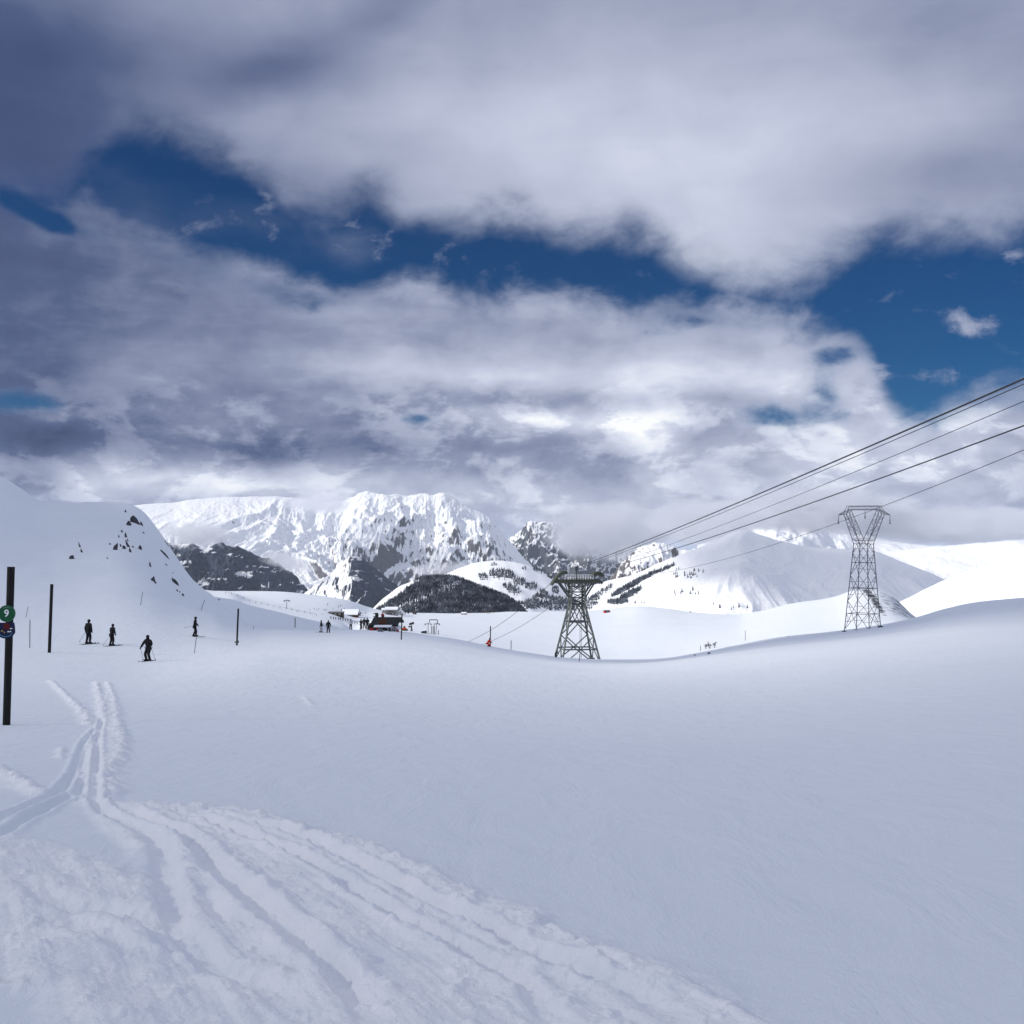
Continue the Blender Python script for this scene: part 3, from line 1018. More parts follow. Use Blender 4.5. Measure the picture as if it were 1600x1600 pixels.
dome = Hill('hill', [(560, 975), (580, 953), (605, 930), (630, 912), (655, 905), (690, 901), (715, 903), (740, 912), (770, 922), (800, 936), (818, 952), (840, 975)],
            2600, 700, 800, -330, M_SMOOTH, 240, 140, 1.2, 30, (300, 500), 12, 90, 0.2, None, 0, 9.4)
right = Hill('hill', [(900, 965), (930, 945), (960, 922), (1000, 897), (1030, 884), (1060, 868), (1096, 854), (1122, 843), (1145, 832), (1160, 827.5), (1184, 833), (1220, 845), (1262, 853),
              (1300, 854.5), (1340, 855), (1365, 858), (1400, 872), (1440, 888), (1480, 907), (1520, 930), (1560, 955)], 3300, 1750, 1600, -330, M_FOLDS, 480, 280, 1.25,
             105, (620, 1300), 10, 160, 0.08, None, 0, 2.9, slant=-0.5)
valley = Hill('hill', [(1280, 880), (1340, 866), (1400, 858), (1450, 853), (1500, 849), (1560, 846), (1600, 844), (1700, 842), (1850, 850)], 8200, 3600, 2500, -420, M_FOLDS, 300, 200, 1.6,
              230, (900, 1100), 50, 300, 0.1, None, 0, 7.7)
slope_r = Hill('hill', [(1340, 985), (1380, 955), (1420, 932), (1450, 916), (1490, 897), (1540, 880), (1600, 864), (1700, 845), (1900, 830)], 2300, 1100, 1200, -260, M_FOLDS, 300, 200, 1.3,
               75, (380, 700), 22, 150, 0.1, None, 0, 5.5)

# ------------------------------------------------------------------ woods: cones with two tiers, one mass per wood
def conifers(name, label, cat, spots, hrange, group=None, kind='stuff', mat=None):
    v, f = [], []
    r_ = random.Random(5)
    for p in spots:
        h = r_.uniform(*hrange)
        rad = h * r_.uniform(0.17, 0.26)
        for z0, z1, rr in ((-0.05, 0.72, 1.0), (0.38, 1.0, 0.66)):
            n = len(v)
            t0 = r_.random() * 6.28
            lx, ly = r_.uniform(-.03, .03) * h, r_.uniform(-.03, .03) * h
            for k in range(5):
                t = t0 + k * 1.2566
                q = rad * rr * r_.uniform(.75, 1.2)
                v.append((p[0] + q * math.cos(t), p[1] + q * math.sin(t), p[2] + z0 * h))
            v.append((p[0] + lx, p[1] + ly, p[2] + z1 * h))
            f += [(n + k, n + (k + 1) % 5, n + 5) for k in range(5)]
    o = mesh_obj(name, v, f, mat or FOREST)
    tag(o, label, cat, group, kind)
    return o


def scatter(hill, ells, n, seed=1):
    """tree spots inside ellipses given in the photograph, found on the hill's own surface"""
    r_ = random.Random(seed)
    area = [e[2] * e[3] for e in ells]
    out = []
    for _ in range(n):
        e = r_.choices(ells, area)[0]
        while True:
            a, b = r_.uniform(-1, 1), r_.uniform(-1, 1)
            if a * a + b * b < 1: break
        c = e[4] if len(e) > 4 else 0
        dx_, dy_ = a * e[2], b * e[3]
        px = e[0] + dx_ * math.cos(c) - dy_ * math.sin(c)
        py = e[1] + dx_ * math.sin(c) + dy_ * math.cos(c)
        q = hill.hit(px, py)
        if q is not None: out.append(q)
    return out


def scatter_area(hill, n, w0, w1, px0, px1, keep, seed=1):
    r_ = random.Random(seed)
    out = []
    while len(out) < n:
        px, w = r_.uniform(px0, px1), r_.uniform(w0, w1)
        x, y, z = hill.col(px)
        X, Y, Z = np.interp(w, hill.w, x), np.interp(w, hill.w, y), np.interp(w, hill.w, z)
        if keep(px, w, X, Y, Z, r_): out.append(Vector((X, Y, Z)))
    return out


def keep_dome(px, w, X, Y, Z, r_):
    qx, qy = project((X, Y, Z))
    if qy > 898 and qx < 580 + (954 - qy) * 1.5 + 5 + 5 * r_.random() + 4 * float(perlin(np.array(qy / 9.0), np.array(.5))): return False   # open snowy spine on the left
    g = float(perlin(np.array(X / 120), np.array(Y / 260))) + 0.5 * float(perlin(np.array(X / 35), np.array(Y / 35)))
    lane = abs((qy - 952) + (qx - 620) * 0.42) < 3.5 + 3 * r_.random()
    if lane and 622 < qx < 720: return r_.random() < 0.30
    return r_.random() < 0.95 - 0.7 * max(0, g - 0.2)


conifers('forest', 'dense dark conifer wood covering the rounded hump in the valley', 'forest',
         scatter_area(dome, 30000, -0.75, 0.12, 575, 830, keep_dome, 3), (6, 11))
F_ell = [(785, 899, 22, 7, 0.1), (755, 903, 8, 5, 0.4), (812, 911, 10, 6), (800, 922, 16, 6, 0.4), (830, 918, 10, 5), (842, 934, 12, 3), (860, 936, 18, 3, 0.15), (835, 941, 14, 3),
         (865, 945, 20, 3), (838, 949, 20, 4), (880, 940, 22, 3, 0.1), (850, 929, 7, 4, 0.6), (868, 924, 6, 6), (772, 884, 5, 1.5), (820, 890, 5, 1.5), (840, 893, 8, 2, 0.4), (862, 903, 7, 3, 0.4),
         (905, 945, 30, 3), (925, 938, 14, 2.5), (940, 928, 22, 2.6, -0.55), (885, 952, 40, 2.5), (800, 950, 30, 2), (815, 944, 12, 2)]
conifers('forest', 'scattered dark fir copses on the snowy fields right of the wooded hump', 'forest', scatter(fields, F_ell, 1700, 4), (7, 14))
R_ell = [(975, 922, 24, 3, -0.5), (992, 913, 14, 3, -0.55), (985, 930, 20, 4, -0.5), (1010, 903, 18, 2, -0.5), (1040, 890, 16, 1.3, -0.4), (965, 942, 16, 3), (1085, 900, 26, 6), (1060, 898, 10, 8), (1075, 928, 22, 6),
         (1150, 952, 20, 4), (1120, 948, 8, 3), (1000, 944, 18, 2)]
conifers('forest', 'dark strips of conifers along the flank of the big bright snow hill', 'forest',
         scatter(right, R_ell[:5] + R_ell[5:6], 1100, 6) + scatter(right, R_ell[6:], 40, 7), (6, 12))

# ------------------------------------------------------------------ rocks on the knoll at the left
def rock_mesh(seed):
    r_ = random.Random(seed)
    bm = bmesh.new()
    bmesh.ops.create_icosphere(bm, subdivisions=3, radius=1.0)
    o = r_.random() * 50
    for v in bm.verts:
        c = v.co
        n = float(fbm(np.array(c.x * 1.3 + o), np.array(c.y * 1.3 + c.z * 1.7 + o), 4))
        n += 0.5 * float(ridged(np.array(c.x * 1.5 + c.z + o), np.array(c.y * 1.5 - c.z * .7), 3)) - 0.3
        v.co = c * (1 + 0.45 * n)
        v.co.x = round(v.co.x * 3.2) / 3.2 * 0.5 + v.co.x * 0.5
    me = bpy.data.meshes.new('rock_outcrop')
    bm.to_mesh(me)
    bm.free()
    return me


ROCKS = [rock_mesh(k) for k in range(6)]
for m_ in ROCKS: m_.materials.append(ROCK)
rock_list = [
    (212, 818, 13, 16, 0.5, 'largest dark triangular rock near the top of the snowy knoll'),
    (201, 821, 8, 8, 0, 'dark rock just left of the largest triangular rock on the knoll'),
    (222, 822, 4, 10, 0.3, 'thin upright dark rock just right of the largest rock on the knoll'),
    (180, 859, 7, 12, -0.2, 'leftmost large rock of the cluster halfway up the snowy knoll'),
    (201, 855, 4, 14, 0.35, 'long slanting dark rock in the middle of the cluster on the knoll'),
    (219, 859, 6, 9, 0, 'lone oval dark rock right of the cluster on the knoll'),
    (257, 868, 7, 12, 0.5, 'slanting dark rock near the right skyline of the knoll'),
    (274, 912, 9, 10, 0.4, 'dark broken rock low on the right flank of the knoll'),
    (235, 886, 3, 11, 0, 'narrow upright dark rock alone in the middle of the knoll'),
    (239, 908, 7, 8, 0, 'split dark rock below the narrow upright one on the knoll'),
    (112, 873, 8, 6, 0, 'low dark rock farthest left on the face of the snowy knoll'),
    (259, 849, 4, 9, 0.5, 'small dark rock on the right skyline of the snowy knoll'),
    (342, 938, 3, 2.5, 0, 'tiny dark rock on the knoll edge above the lit bowl'),
    (196, 801, 3, 5, 0, 'highest small dark rock under the crest of the snowy knoll'),
]
small = [(224, 834, 4, 3), (125, 855, 2.5, 9), (128, 863, 3, 7), (186, 840, 2, 6), (197, 840, 4, 9), (194, 858, 6, 6), (204, 863, 4, 9), (208, 856, 3, 4), (168, 873, 2, 3), (191, 832, 3, 5),
         (260, 884, 3, 4), (277, 924, 3, 4), (286, 931, 4, 5), (243, 912, 3, 6), (172, 851, 3, 3), (270, 896, 2, 2.5), (200, 846, 2.5, 5), (189, 854, 3, 5), (270, 905, 2, 4), (281, 926, 2, 3)]
rock_list += [(a, b, c, d, 0.2, 'small dark rock poking through the snow on the knoll face') for a, b, c, d in small]
for k, (px, py, w, h, tilt, lab) in enumerate(rock_list):
    p = hit(px, py)
    s = p.length / F
    o = bpy.data.objects.new('rock_outcrop', ROCKS[k % 6])
    COL.objects.link(o)
    o.location = p
    o.scale = (w * s * .42, w * s * .45, h * s * .82)
    o.rotation_euler = (-0.3, -tilt * 1.2, (k * 1.7) % 0.8)
    tag(o, lab, 'rock', 'rock outcrops on the snowy knoll')

# ------------------------------------------------------------------ posts, stakes and the numbered sign
def post(px, pyb, pyt, wpx, lean, label, mat=BLACKPOST, name='piste_post', cat='post', group='piste marker posts', collar=False, taper=1.0):
    p = hit(px, pyb)
    s = p.length / F
    h = (pyb - pyt) * s
    mb = MB()
    lx = lean * s
    mb.tube((-lx * 0.06, 0, -0.06 * h - 0.1), (lx, 0, h), wpx * s / 2, wpx * s / 2 * taper, n=12)
    if collar is False:
        o = mb.build(name, mat, None, False)
        o.location = p
        return tag(o, label, cat, group)
    e = tag(empty(name, p), label, cat, group)
    mb.build('post', mat, e)
    return e, s, h, lx


e, s, h, lx = post(10, 1133, 908, 10.5, 3.0, 'tall dark post carrying a round green sign numbered 9', collar=True)
SIGN = e


def disc(r, th, n=48, y=0.0, sq=None):
    v = [(r * math.cos(2 * math.pi * k / n), y, r * math.sin(2 * math.pi * k / n)) for k in range(n)]
    v += [(x, y + th, z) for x, _, z in v]
    return v, [tuple(range(n)), tuple(range(2 * n - 1, n - 1, -1))] + [((k + 1) % n, k, n + k, n + (k + 1) % n) for k in range(n)]


zc = (1133 - 974.5) * s
rad = 12 * s
post_r = 5.25 * s
yf = -post_r - 0.035
xo = lx * zc / h
v_, f_ = disc(rad, 0.03)
d_ = mesh_obj('sign_disc', v_, f_, GREENSIGN, SIGN)
d_.location = (xo - 1.2 * s, yf, zc)
v_, f_ = disc(rad * 0.99, 0.004)
ring_v, ring_f = [], []
for k in range(48):
    t = 2 * math.pi * k / 48
    for q in (0.93, 0.985): ring_v.append((rad * q * math.cos(t), -0.005, rad * q * math.sin(t)))
for k in range(48):
    a_, b_ = 2 * k, 2 * ((k + 1) % 48)
    ring_f.append((a_, a_ + 1, b_ + 1, b_))
rim_ = mesh_obj('rim', ring_v, ring_f, plain('rim_paint', (0.05, 0.16, 0.09), 0.5, 0.1, 8), d_)
fc = bpy.data.curves.new('digit', 'FONT')
fc.body = '9'
fc.align_x, fc.align_y = 'CENTER', 'CENTER'
fc.size = rad * 1.18
fc.extrude = 0.003
fc.offset = rad * 0.02
to = bpy.data.objects.new('digit', fc)
COL.objects.link(to)
bpy.context.view_layer.update()
tm = bpy.data.meshes.new_from_object(to.evaluated_get(bpy.context.evaluated_depsgraph_get()))
bpy.data.objects.remove(to)
tm.materials.clear()
tm.materials.append(WHITEPAINT)
to = bpy.data.objects.new('digit', tm)
COL.objects.link(to)
to.parent = d_
to.location = (0.0, -0.006, 0)
to.rotation_euler = (math.pi / 2, 0, 0)
# worn pale lettering at the top of the disc, too worn to read
mb = MB()
for k in range(5):
    t = math.radians(118 - 13 * k)
    mb.box((rad * .74 * math.cos(t), -0.004, rad * .74 * math.sin(t)), (rad * .10, 0.004, rad * (.10 + .04 * (k % 2))))
mb.build('worn_lettering', plain('worn_paint', (0.16, 0.3, 0.22), 0.6, 0.2, 8), d_)
# second sign below: dark shield with a curved foot
zc2 = (1133 - 998) * s
R2 = 13 * s
out = [(-1.0, .82), (.9, .82), (.98, .30), (1.02, -.28)] + [(1.02 * math.cos(math.radians(-18 - k * 8)), -.02 + .9 * math.sin(math.radians(-18 - k * 8))) for k in range(1, 19)] + [(-1.04, -.28), (-1.0, .3)]
mb = MB()
mb.prism([(x * R2, z * R2) for x, z in out], 0, 0.03)
sh = mb.build('shield_sign', NAVYSIGN, SIGN)
sh.location = (lx * zc2 / h - 2.0 * s, yf, zc2)
mb = MB(); mb.box((.12 * R2, -.004, .42 * R2), (.62 * R2, .004, .66 * R2)); mb.build('red_panel', plain('dull_red', (0.09, 0.006, 0.01), 0.6, 0.2, 8), sh)
for x, z, a_, b_ in ((.32, -.16, .22, .12), (.55, -.14, .14, .12), (.62, .18, .28, .09)):
    mb = MB(); mb.box((x * R2, -.004, z * R2), (a_ * R2, .004, b_ * R2)); mb.build('white_mark', WHITEPAINT, sh)
for x, z, a_ in ((-.38, -.08, .2), (-.12, -.24, .12)):
    mb = MB(); mb.box((x * R2, -.004, z * R2), (a_ * R2, .004, .14 * R2)); mb.build('ochre_mark', OCHREPAINT, sh)
mb = MB()
for k in range(14):
    a0, a1 = math.radians(200 + 10 * k), math.radians(207 + 10 * k)
    q = .80 * R2
    mb.beam((q * math.cos(a0), -.004, .9 * q * math.sin(a0)), (q * math.cos(a1), -.004, .9 * q * math.sin(a1)), .05 * R2)
mb.build('blue_arc', CYANPAINT, sh)

post(77, 1020, 921, 4.6, 2.2, 'plain dark post right of the post with the green sign')
post(370, 1008.5, 953, 2.7, 1.8, 'dark post with a small box at its foot below the knoll', collar=True)
pe, s_, h_, l_ = [e for e in [bpy.data.objects['piste_post.002']]][0], None, None, None
ps = hit(370, 1008.5).length / F
mb = MB(); mb.box((1.6 * ps, -0.1, 5.5 * ps), (2.6 * ps, 0.3, 3.6 * ps)); mb.build('control_box', DARKSTEEL, pe)
mb = MB(); mb.tube((-3.2 * ps, 0, 3.8 * ps), (0, 0, 6.6 * ps), 0.8 * ps); mb.build('bracket', DARKSTEEL, pe)
post(627, 999.5, 960, 1.9, 1.0, 'dark post in front of the wooden hut with the black roof')
post(766, 1010.5, 978.5, 1.6, 0.4, 'dark post beside the crouching person in red')
post(461, 980.5, 966, 1.3, 0.1, 'short dark post on the snow left of the snowboarder')
G2 = 'thin stakes in the snow'
for px, pyb, pyt, w, ln, lab in (
        (46.5, 1012, 972, 1.2, -0.3, 'thin grey stake standing upright between the two tall dark posts'),
        (40, 965, 949, 0.7, 3.6, 'short thin stake leaning right above the upright grey stake'),
        (219.5, 945.5, 926, 0.8, 3.0, 'thin leaning stake high on the knoll above the turning skier'),
        (314, 953, 938, 0.8, 5.5, 'thin stake leaning right above the skier at the knoll foot'),
        (303.5, 1020.5, 997, 1.0, 3.0, 'thin stake leaning in the snow below the skier at the knoll foot'),
        (798.5, 1015.5, 1001, 1.1, 0.2, 'short grey stake between the red person and the ropeway tower'),
        (905, 1034, 1019, 1.3, 1.5, 'short leaning stake in front of the ropeway tower'),
        (1094.5, 1017, 1009, 0.9, 0.1, 'short stake left of the bare bushes on the slope'),
        (1164.5, 1001, 986, 0.8, 0.1, 'thin stake standing right of the bare bushes on the slope'),
        (396, 983, 978, 0.6, 0.3, 'tiny stake at the edge of the lit bowl')):
    post(px, pyb, pyt, w, ln, lab, GREYSTAKE, 'marker_stake', 'stake', G2)

# ------------------------------------------------------------------ ropeway tower
T_R = 292.0
tb = gpt(901.5, T_R)
ts = T_R / F


def tz(py): return EYE + T_R * float(tan_el(901, py)) - tb.z


tower = tag(empty('ropeway_tower', tb, 0.16), 'grey steel lattice ropeway tower with a broad platform on top', 'ropeway tower')
zb, zw, zt = -1.0, tz(944), tz(911)
wb, ww, wtp = 29.0 * ts, 10.5 * ts, 10.5 * ts
zlev = [zb, tz(1013), tz(993), tz(971), zw]


def half(z): return wb + (ww - wb) * (z - tz(1028)) / (zw - tz(1028)) if z < zw else ww
for a in (-1, 1):
    for b in (-1, 1):
        mb = MB()
        mb.beam((a * half(zb), b * half(zb), zb), (a * ww, b * ww, zw), 0.34)
        mb.beam((a * ww, b * ww, zw), (a * wtp, b * wtp, zt), 0.30)
        mb.box((a * half(-.2), b * half(-.2), -0.6), (1.4, 1.4, 1.4))
        mb.build('leg', STEEL, tower)
mb = MB()
faces4 = [((-1, -1), (1, -1)), ((1, -1), (1, 1)), ((1, 1), (-1, 1)), ((-1, 1), (-1, -1))]
for i in range(1, 5):
    z0, z1 = zlev[i - 1], zlev[i]
    for (a, b) in faces4:
        A0, B0 = Vector((a[0] * half(z0), a[1] * half(z0), z0)), Vector((b[0] * half(z0), b[1] * half(z0), z0))
        A1, B1 = Vector((a[0] * half(z1), a[1] * half(z1), z1)), Vector((b[0] * half(z1), b[1] * half(z1), z1))
        if i in (1, 3, 4): mb.beam(A1, B1, 0.24)
        M0, M1 = (A0 + B0) / 2, (A1 + B1) / 2
        if i == 1: mb.beam(M1, A0, 0.2); mb.beam(M1, B0, 0.2)
        if i == 2: mb.beam(M0, A1, 0.2); mb.beam(M0, B1, 0.2)
        if i == 3: mb.beam(A0, M1, 0.2); mb.beam(B0, M1, 0.2)
        if i == 4: mb.beam(A0, M1, 0.2); mb.beam(B0, M1, 0.2); mb.beam((A0 + B0) / 2, A1, 0.16); mb.beam((A0 + B0) / 2, B1, 0.16)
zs = [zw, tz(934), tz(925), zt]
for i in range(1, 4):
    for (a, b) in faces4:
        A0, B0 = Vector((a[0] * ww, a[1] * ww, zs[i - 1])), Vector((b[0] * ww, b[1] * ww, zs[i - 1]))
        A1, B1 = Vector((a[0] * ww, a[1] * ww, zs[i])), Vector((b[0] * ww, b[1] * ww, zs[i]))
        mb.beam(A0, B1, 0.15)
        if i % 2: mb.beam(B0, A1, 0.15)
        mb.beam(A1, B1, 0.15)
mb.build('bracing', STEEL, tower)
for b in (-1, 1):
    for x0, zz_, x1, w_ in ((-ww, 934, -28 * ts, .30), (ww, 934, 26 * ts, .30), (-ww, 930, -18 * ts, .2), (ww, 930, 17 * ts, .2)):
        mb = MB()
        mb.beam((x0, b * ww, tz(zz_)), (x1, b * 1.2, zt), w_)
        mb.build('strut', STEEL, tower)
mb = MB()
for b in (-1, 1):
    mb.box((0, b * 1.35, zt + .35), (74 * ts, .35, .75))
mb.box((0, 0, zt + .82), (70 * ts, 3.2, .18))
for k in range(9): mb.box((-32 * ts + k * 8 * ts, 0, zt + .3), (.18, 2.4, .4))
mb.build('platform', OLIVE, tower)
mb = MB()
zr = zt + .91
for b in (-1.55, 1.55):
    for hh in (0.55, 1.1): mb.beam((-20 * ts, b, zr + hh), (24 * ts, b, zr + hh), .05)
    for k in range(12): mb.beam((-20 * ts + k * 4 * ts, b, zr), (-20 * ts + k * 4 * ts, b, zr + 1.1), .05)
mb.build('railing', WHITEPAINT, tower)


def saddle(x0, z0, x1, z1, name, mat, bulge, yw=1.4, th=.75):
    mb = MB()
    n = 12
    pts = []
    for k in range(n + 1):
        t = k / n
        x, z = x0 + (x1 - x0) * t, z0 + (z1 - z0) * math.sin(t * math.pi / 2) ** 1.0 + bulge * math.sin(math.pi * t)
        pts.append((x, z))
    for (xa, za), (xb, zb_) in zip(pts[:-1], pts[1:]):
        vs = [(xa, -yw, za), (xb, -yw, zb_), (xb, yw, zb_), (xa, yw, za), (xa, -yw, za - th), (xb, -yw, zb_ - th), (xb, yw, zb_ - th), (xa, yw, za - th)]
        mb.add(vs, [(0, 1, 2, 3), (7, 6, 5, 4), (0, 4, 5, 1), (2, 6, 7, 3), (1, 5, 6, 2), (0, 3, 7, 4)])
    for k in range(0, n + 1, 2):
        xa, za = pts[k]
        mb.tube((xa, -yw - .15, za - th * .5), (xa, yw + .15, za - th * .5), .22, n=8)
    return mb.build(name, mat, tower)


saddle(-40 * ts, tz(910), -17 * ts, tz(892.5), 'cable_saddle', OLIVE, .35)
saddle(40 * ts, tz(896), 24 * ts, tz(896), 'cable_saddle', OLIVE, .45, 1.4, .95)
for b in (-1.2, 1.2):
    mb = MB(); mb.beam((29 * ts, b, tz(905)), (39 * ts, b, tz(911.5)), .45); mb.build('guide_arm', DARKSTEEL, tower)
mb = MB(); mb.beam((-38 * ts, 0, tz(908)), (-40.5 * ts, 0, tz(914)), .4); mb.build('guide_arm', DARKSTEEL, tower)
mb = MB(); mb.beam((-1 * ts, 0, zr), (-1 * ts, 0, tz(886)), .3); mb.box((-1 * ts, 0, tz(888)), (.6, .5, 1.0)); mb.build('mast', DARKSTEEL, tower)
mb = MB()
for b in (-.2, .2): mb.beam((.6 + b, -wb * .3, 0), (.6 + b, -ww, zt), .06)
for k in range(40):
    t = k / 40
    mb.beam((.4, -wb * .3 + (wb * .3 - ww) * t, zt * t), (.8, -wb * .3 + (wb * .3 - ww) * t, zt * t), .04)
mb.build('ladder', STEEL, tower)

# cables: straight in plan, sagging in height, through points seen in the photo
def cable(px_t, py_t, px_mid, py_mid, px_out, py_out, r, label, dirx=-0.067, far=None):
    Y0 = T_R
    xa = (px_t - 800) / F * Y0 / cP

    def at(px, py):
        # x = xa - dirx*(... ) : solve along the plan line
        a, b, c = ray(px, py)
        q = float(a / b)
        Y = (xa - dirx * Y0) / (q - dirx)
        return Y, EYE + Y * float(c / b)
    P0 = (Y0, EYE + Y0 * float(ray(px_t, py_t)[2] / ray(px_t, py_t)[1]))
    P1, P2 = at(px_mid, py_mid), at(px_out, py_out)
    co = np.polyfit([P0[0], P1[0], P2[0]], [P0[1], P1[1], P2[1]], 2)
    ys = np.linspace(Y0, -60, 60)
    pts = [(xa + dirx * (y - Y0), y, float(np.polyval(co, y))) for y in ys]
    mb = MB()
    if far:
        fr = gpt(far[0], far[2] if len(far) > 2 else 430)
        n = 16
        a0 = Vector(pts[0])
        dn = [a0.lerp(fr, k / n) + Vector((0, 0, -3.0 * math.sin(math.pi * k / n))) for k in range(n, 0, -1)]
        pts = [tuple(p) for p in dn] + pts
    mb.path(pts, r, 6)
    o = mb.build('cable', CABLE)
    return tag(o, label, 'cable', 'ropeway cables')


cable(884, 891, 1260, 740, 1600, 592, .062, 'upper thick ropeway cable, highest of the five, from the tower saddle', far=(700, 1010, 430))
cable(887, 893, 1265, 744, 1600, 600, .030, 'thin ropeway cable running just beneath the highest thick cable')
cable(905, 895, 1300, 752, 1600, 627, .026, 'thin ropeway cable between the two thick cables')
cable(938, 889, 1396, 740, 1600, 665, .058, 'lower thick ropeway cable from the right end of the tower platform', far=(722, 1012, 430))
cable(940, 899, 1400, 783, 1600, 703, .026, 'lowest thin ropeway cable passing in front of the power pylon')

# ------------------------------------------------------------------ power pylon
q_r = hit(1348, 983.5)
QR = q_r.length
qs = QR / F
YAW = math.radians(-42)
YV = math.radians(-25)
pyl = tag(empty('power_pylon', q_r), 'tall slender steel lattice power pylon with a wide forked head', 'power pylon')
pyl.rotation_euler = (0, math.radians(1.3), YAW)


def qz(py): return (983.5 - py) * qs


hb, ht = 27.5 * qs * .7071, 15.0 * qs * .7071
zt2 = qz(856)
lv = [0, qz(964), qz(960), qz(941), qz(922), qz(903), qz(884), qz(870), zt2]


def hw(z): return hb + (ht - hb) * z / zt2


gz = lambda a, b: 0.0
for a in (-1, 1):
    for b in (-1, 1):
        mb = MB()
        off = -1.5
        mb.beam((a * hw(off), b * hw(off), off), (a * ht, b * ht, zt2), 0.15)
        mb.build('leg', PYLONSTEEL, pyl)
mb = MB()
lev2 = [0, qz(960), qz(941), qz(922), qz(903), qz(884), qz(870), zt2]
for i in range(1, len(lev2)):
    z0, z1 = lev2[i - 1], lev2[i]
    for (a, b) in faces4:
        A0, B0 = Vector((a[0] * hw(z0), a[1] * hw(z0), z0)), Vector((b[0] * hw(z0), b[1] * hw(z0), z0))
        A1, B1 = Vector((a[0] * hw(z1), a[1] * hw(z1), z1)), Vector((b[0] * hw(z1), b[1] * hw(z1), z1))
        if i in (1, 3, 5, 7): mb.beam(A1, B1, 0.086)
        if i == 1:
            M = (A1 + B1) / 2
            mb.beam(M, A0, 0.086); mb.beam(M, B0, 0.086)
            mb.beam((A0 + A1) / 2, (A0 + M) / 2, 0.058); mb.beam((B0 + B1) / 2, (B0 + M) / 2, 0.058)
            mb.beam((A0 + M) / 2, A1, 0.058); mb.beam((B0 + M) / 2, B1, 0.058)
        elif i % 2 == 0:
            M = (A0 + B0) / 2
            mb.beam(M, A1, 0.086); mb.beam(M, B1, 0.086)
            mb.beam((A0 + A1) / 2, (M + A1) / 2, 0.058); mb.beam((B0 + B1) / 2, (M + B1) / 2, 0.058)
        else:
            M = (A1 + B1) / 2
            mb.beam(M, A0, 0.086); mb.beam(M, B0, 0.086)
            mb.beam((A0 + A1) / 2, (M + A0) / 2, 0.058); mb.beam((B0 + B1) / 2, (M + B0) / 2, 0.058)
mb.build('bracing', PYLONSTEEL, pyl)
k9 = 1 / math.cos(YV)
zw2, zsh, zbt, zbb = qz(851), qz(811), qz(799.5), qz(805)
for sgn in (-1, 1):
    mb = MB()
    sx = sgn * 27.5 * qs * k9
    ix = sgn * 20.5 * qs * k9
    for b in (-1, 1):
        o0, i0 = Vector((sgn * ht, b * ht, zt2)), Vector((sgn * .25, b * ht, zt2))
        o1, i1 = Vector((sx, b * .7, zsh)), Vector((ix, b * .7, zbb))
        mb.beam(o0, o1, 0.122); mb.beam(i0, i1, 0.108)
        N = 6
        for k in range(N):
            p, q = (k / N), (k + 1) / N
            if k % 2: mb.beam(o0.lerp(o1, p), i0.lerp(i1, q), 0.058)
            else: mb.beam(i0.lerp(i1, p), o0.lerp(o1, q), 0.058)
            if k: mb.beam(o0.lerp(o1, p), i0.lerp(i1, p), 0.050)
    for k in range(1, 7):
        t = k / 7
        for (u0, u1) in (((sgn * ht, ht, zt2), (sx, .7, zsh)), ((sgn * .25, ht, zt2), (ix, .7, zbb))):
            p = Vector(u0).lerp(Vector(u1), t)
            mb.beam(p, (p.x, -p.y, p.z), 0.050)
    mb.build('fork_arm', PYLONSTEEL, pyl)
mb = MB()
bx_ = 22.8 * qs * k9
for b in (-.7, .7):
    mb.beam((-bx_, b, zbt), (bx_, b, zbt), 0.108); mb.beam((-20.5 * qs * k9, b, zbb), (20.5 * qs * k9, b, zbb), 0.108)
    n = 10
    for k in range(n):
        xa, xb = -bx_ + 2 * bx_ * k / n, -bx_ + 2 * bx_ * (k + 1) / n
        mb.beam((xa, b, zbt if k % 2 else zbb), (xb, b, zbb if k % 2 else zbt), 0.065)
    for sgn in (-1, 1):
        mb.beam((sgn * bx_, b, zbt), (sgn * 27.5 * qs * k9, b, zsh), 0.094)
        mb.beam((sgn * 20.5 * qs * k9, b, zbb), (sgn * 27.5 * qs * k9, b, zsh), 0.072)
for k in range(11):
    xa = -bx_ + 2 * bx_ * k / 10
    mb.beam((xa, -.7, zbt), (xa, .7, zbt), 0.050)
mb.build('crossbeam', PYLONSTEEL, pyl)
mb = MB()
mb.beam((-ht, -ht, zw2), (ht, -ht, zw2), 0.101); mb.beam((-ht, ht, zw2), (ht, ht, zw2), 0.101)
mb.beam((-ht, -ht, zt2), (ht, -ht, zt2), 0.101); mb.beam((-ht, ht, zt2), (ht, ht, zt2), 0.101); mb.beam((-ht, -ht, zt2), (-ht, ht, zt2), 0.101); mb.beam((ht, -ht, zt2), (ht, ht, zt2), 0.101)
mb.build('waist_frame', PYLONSTEEL, pyl)
for sgn in (-1, 1):
    mb = MB()
    tip = Vector((sgn * 37.0 * qs * k9, 0, qz(813)))
    for b in (-.7, .7):
        mb.beam((sgn * 27.5 * qs * k9, b, zsh), tip, 0.086); mb.beam((sgn * 25.8 * qs * k9, b, qz(806)), tip, 0.079)
    mb.build('arm_tip', PYLONSTEEL, pyl)
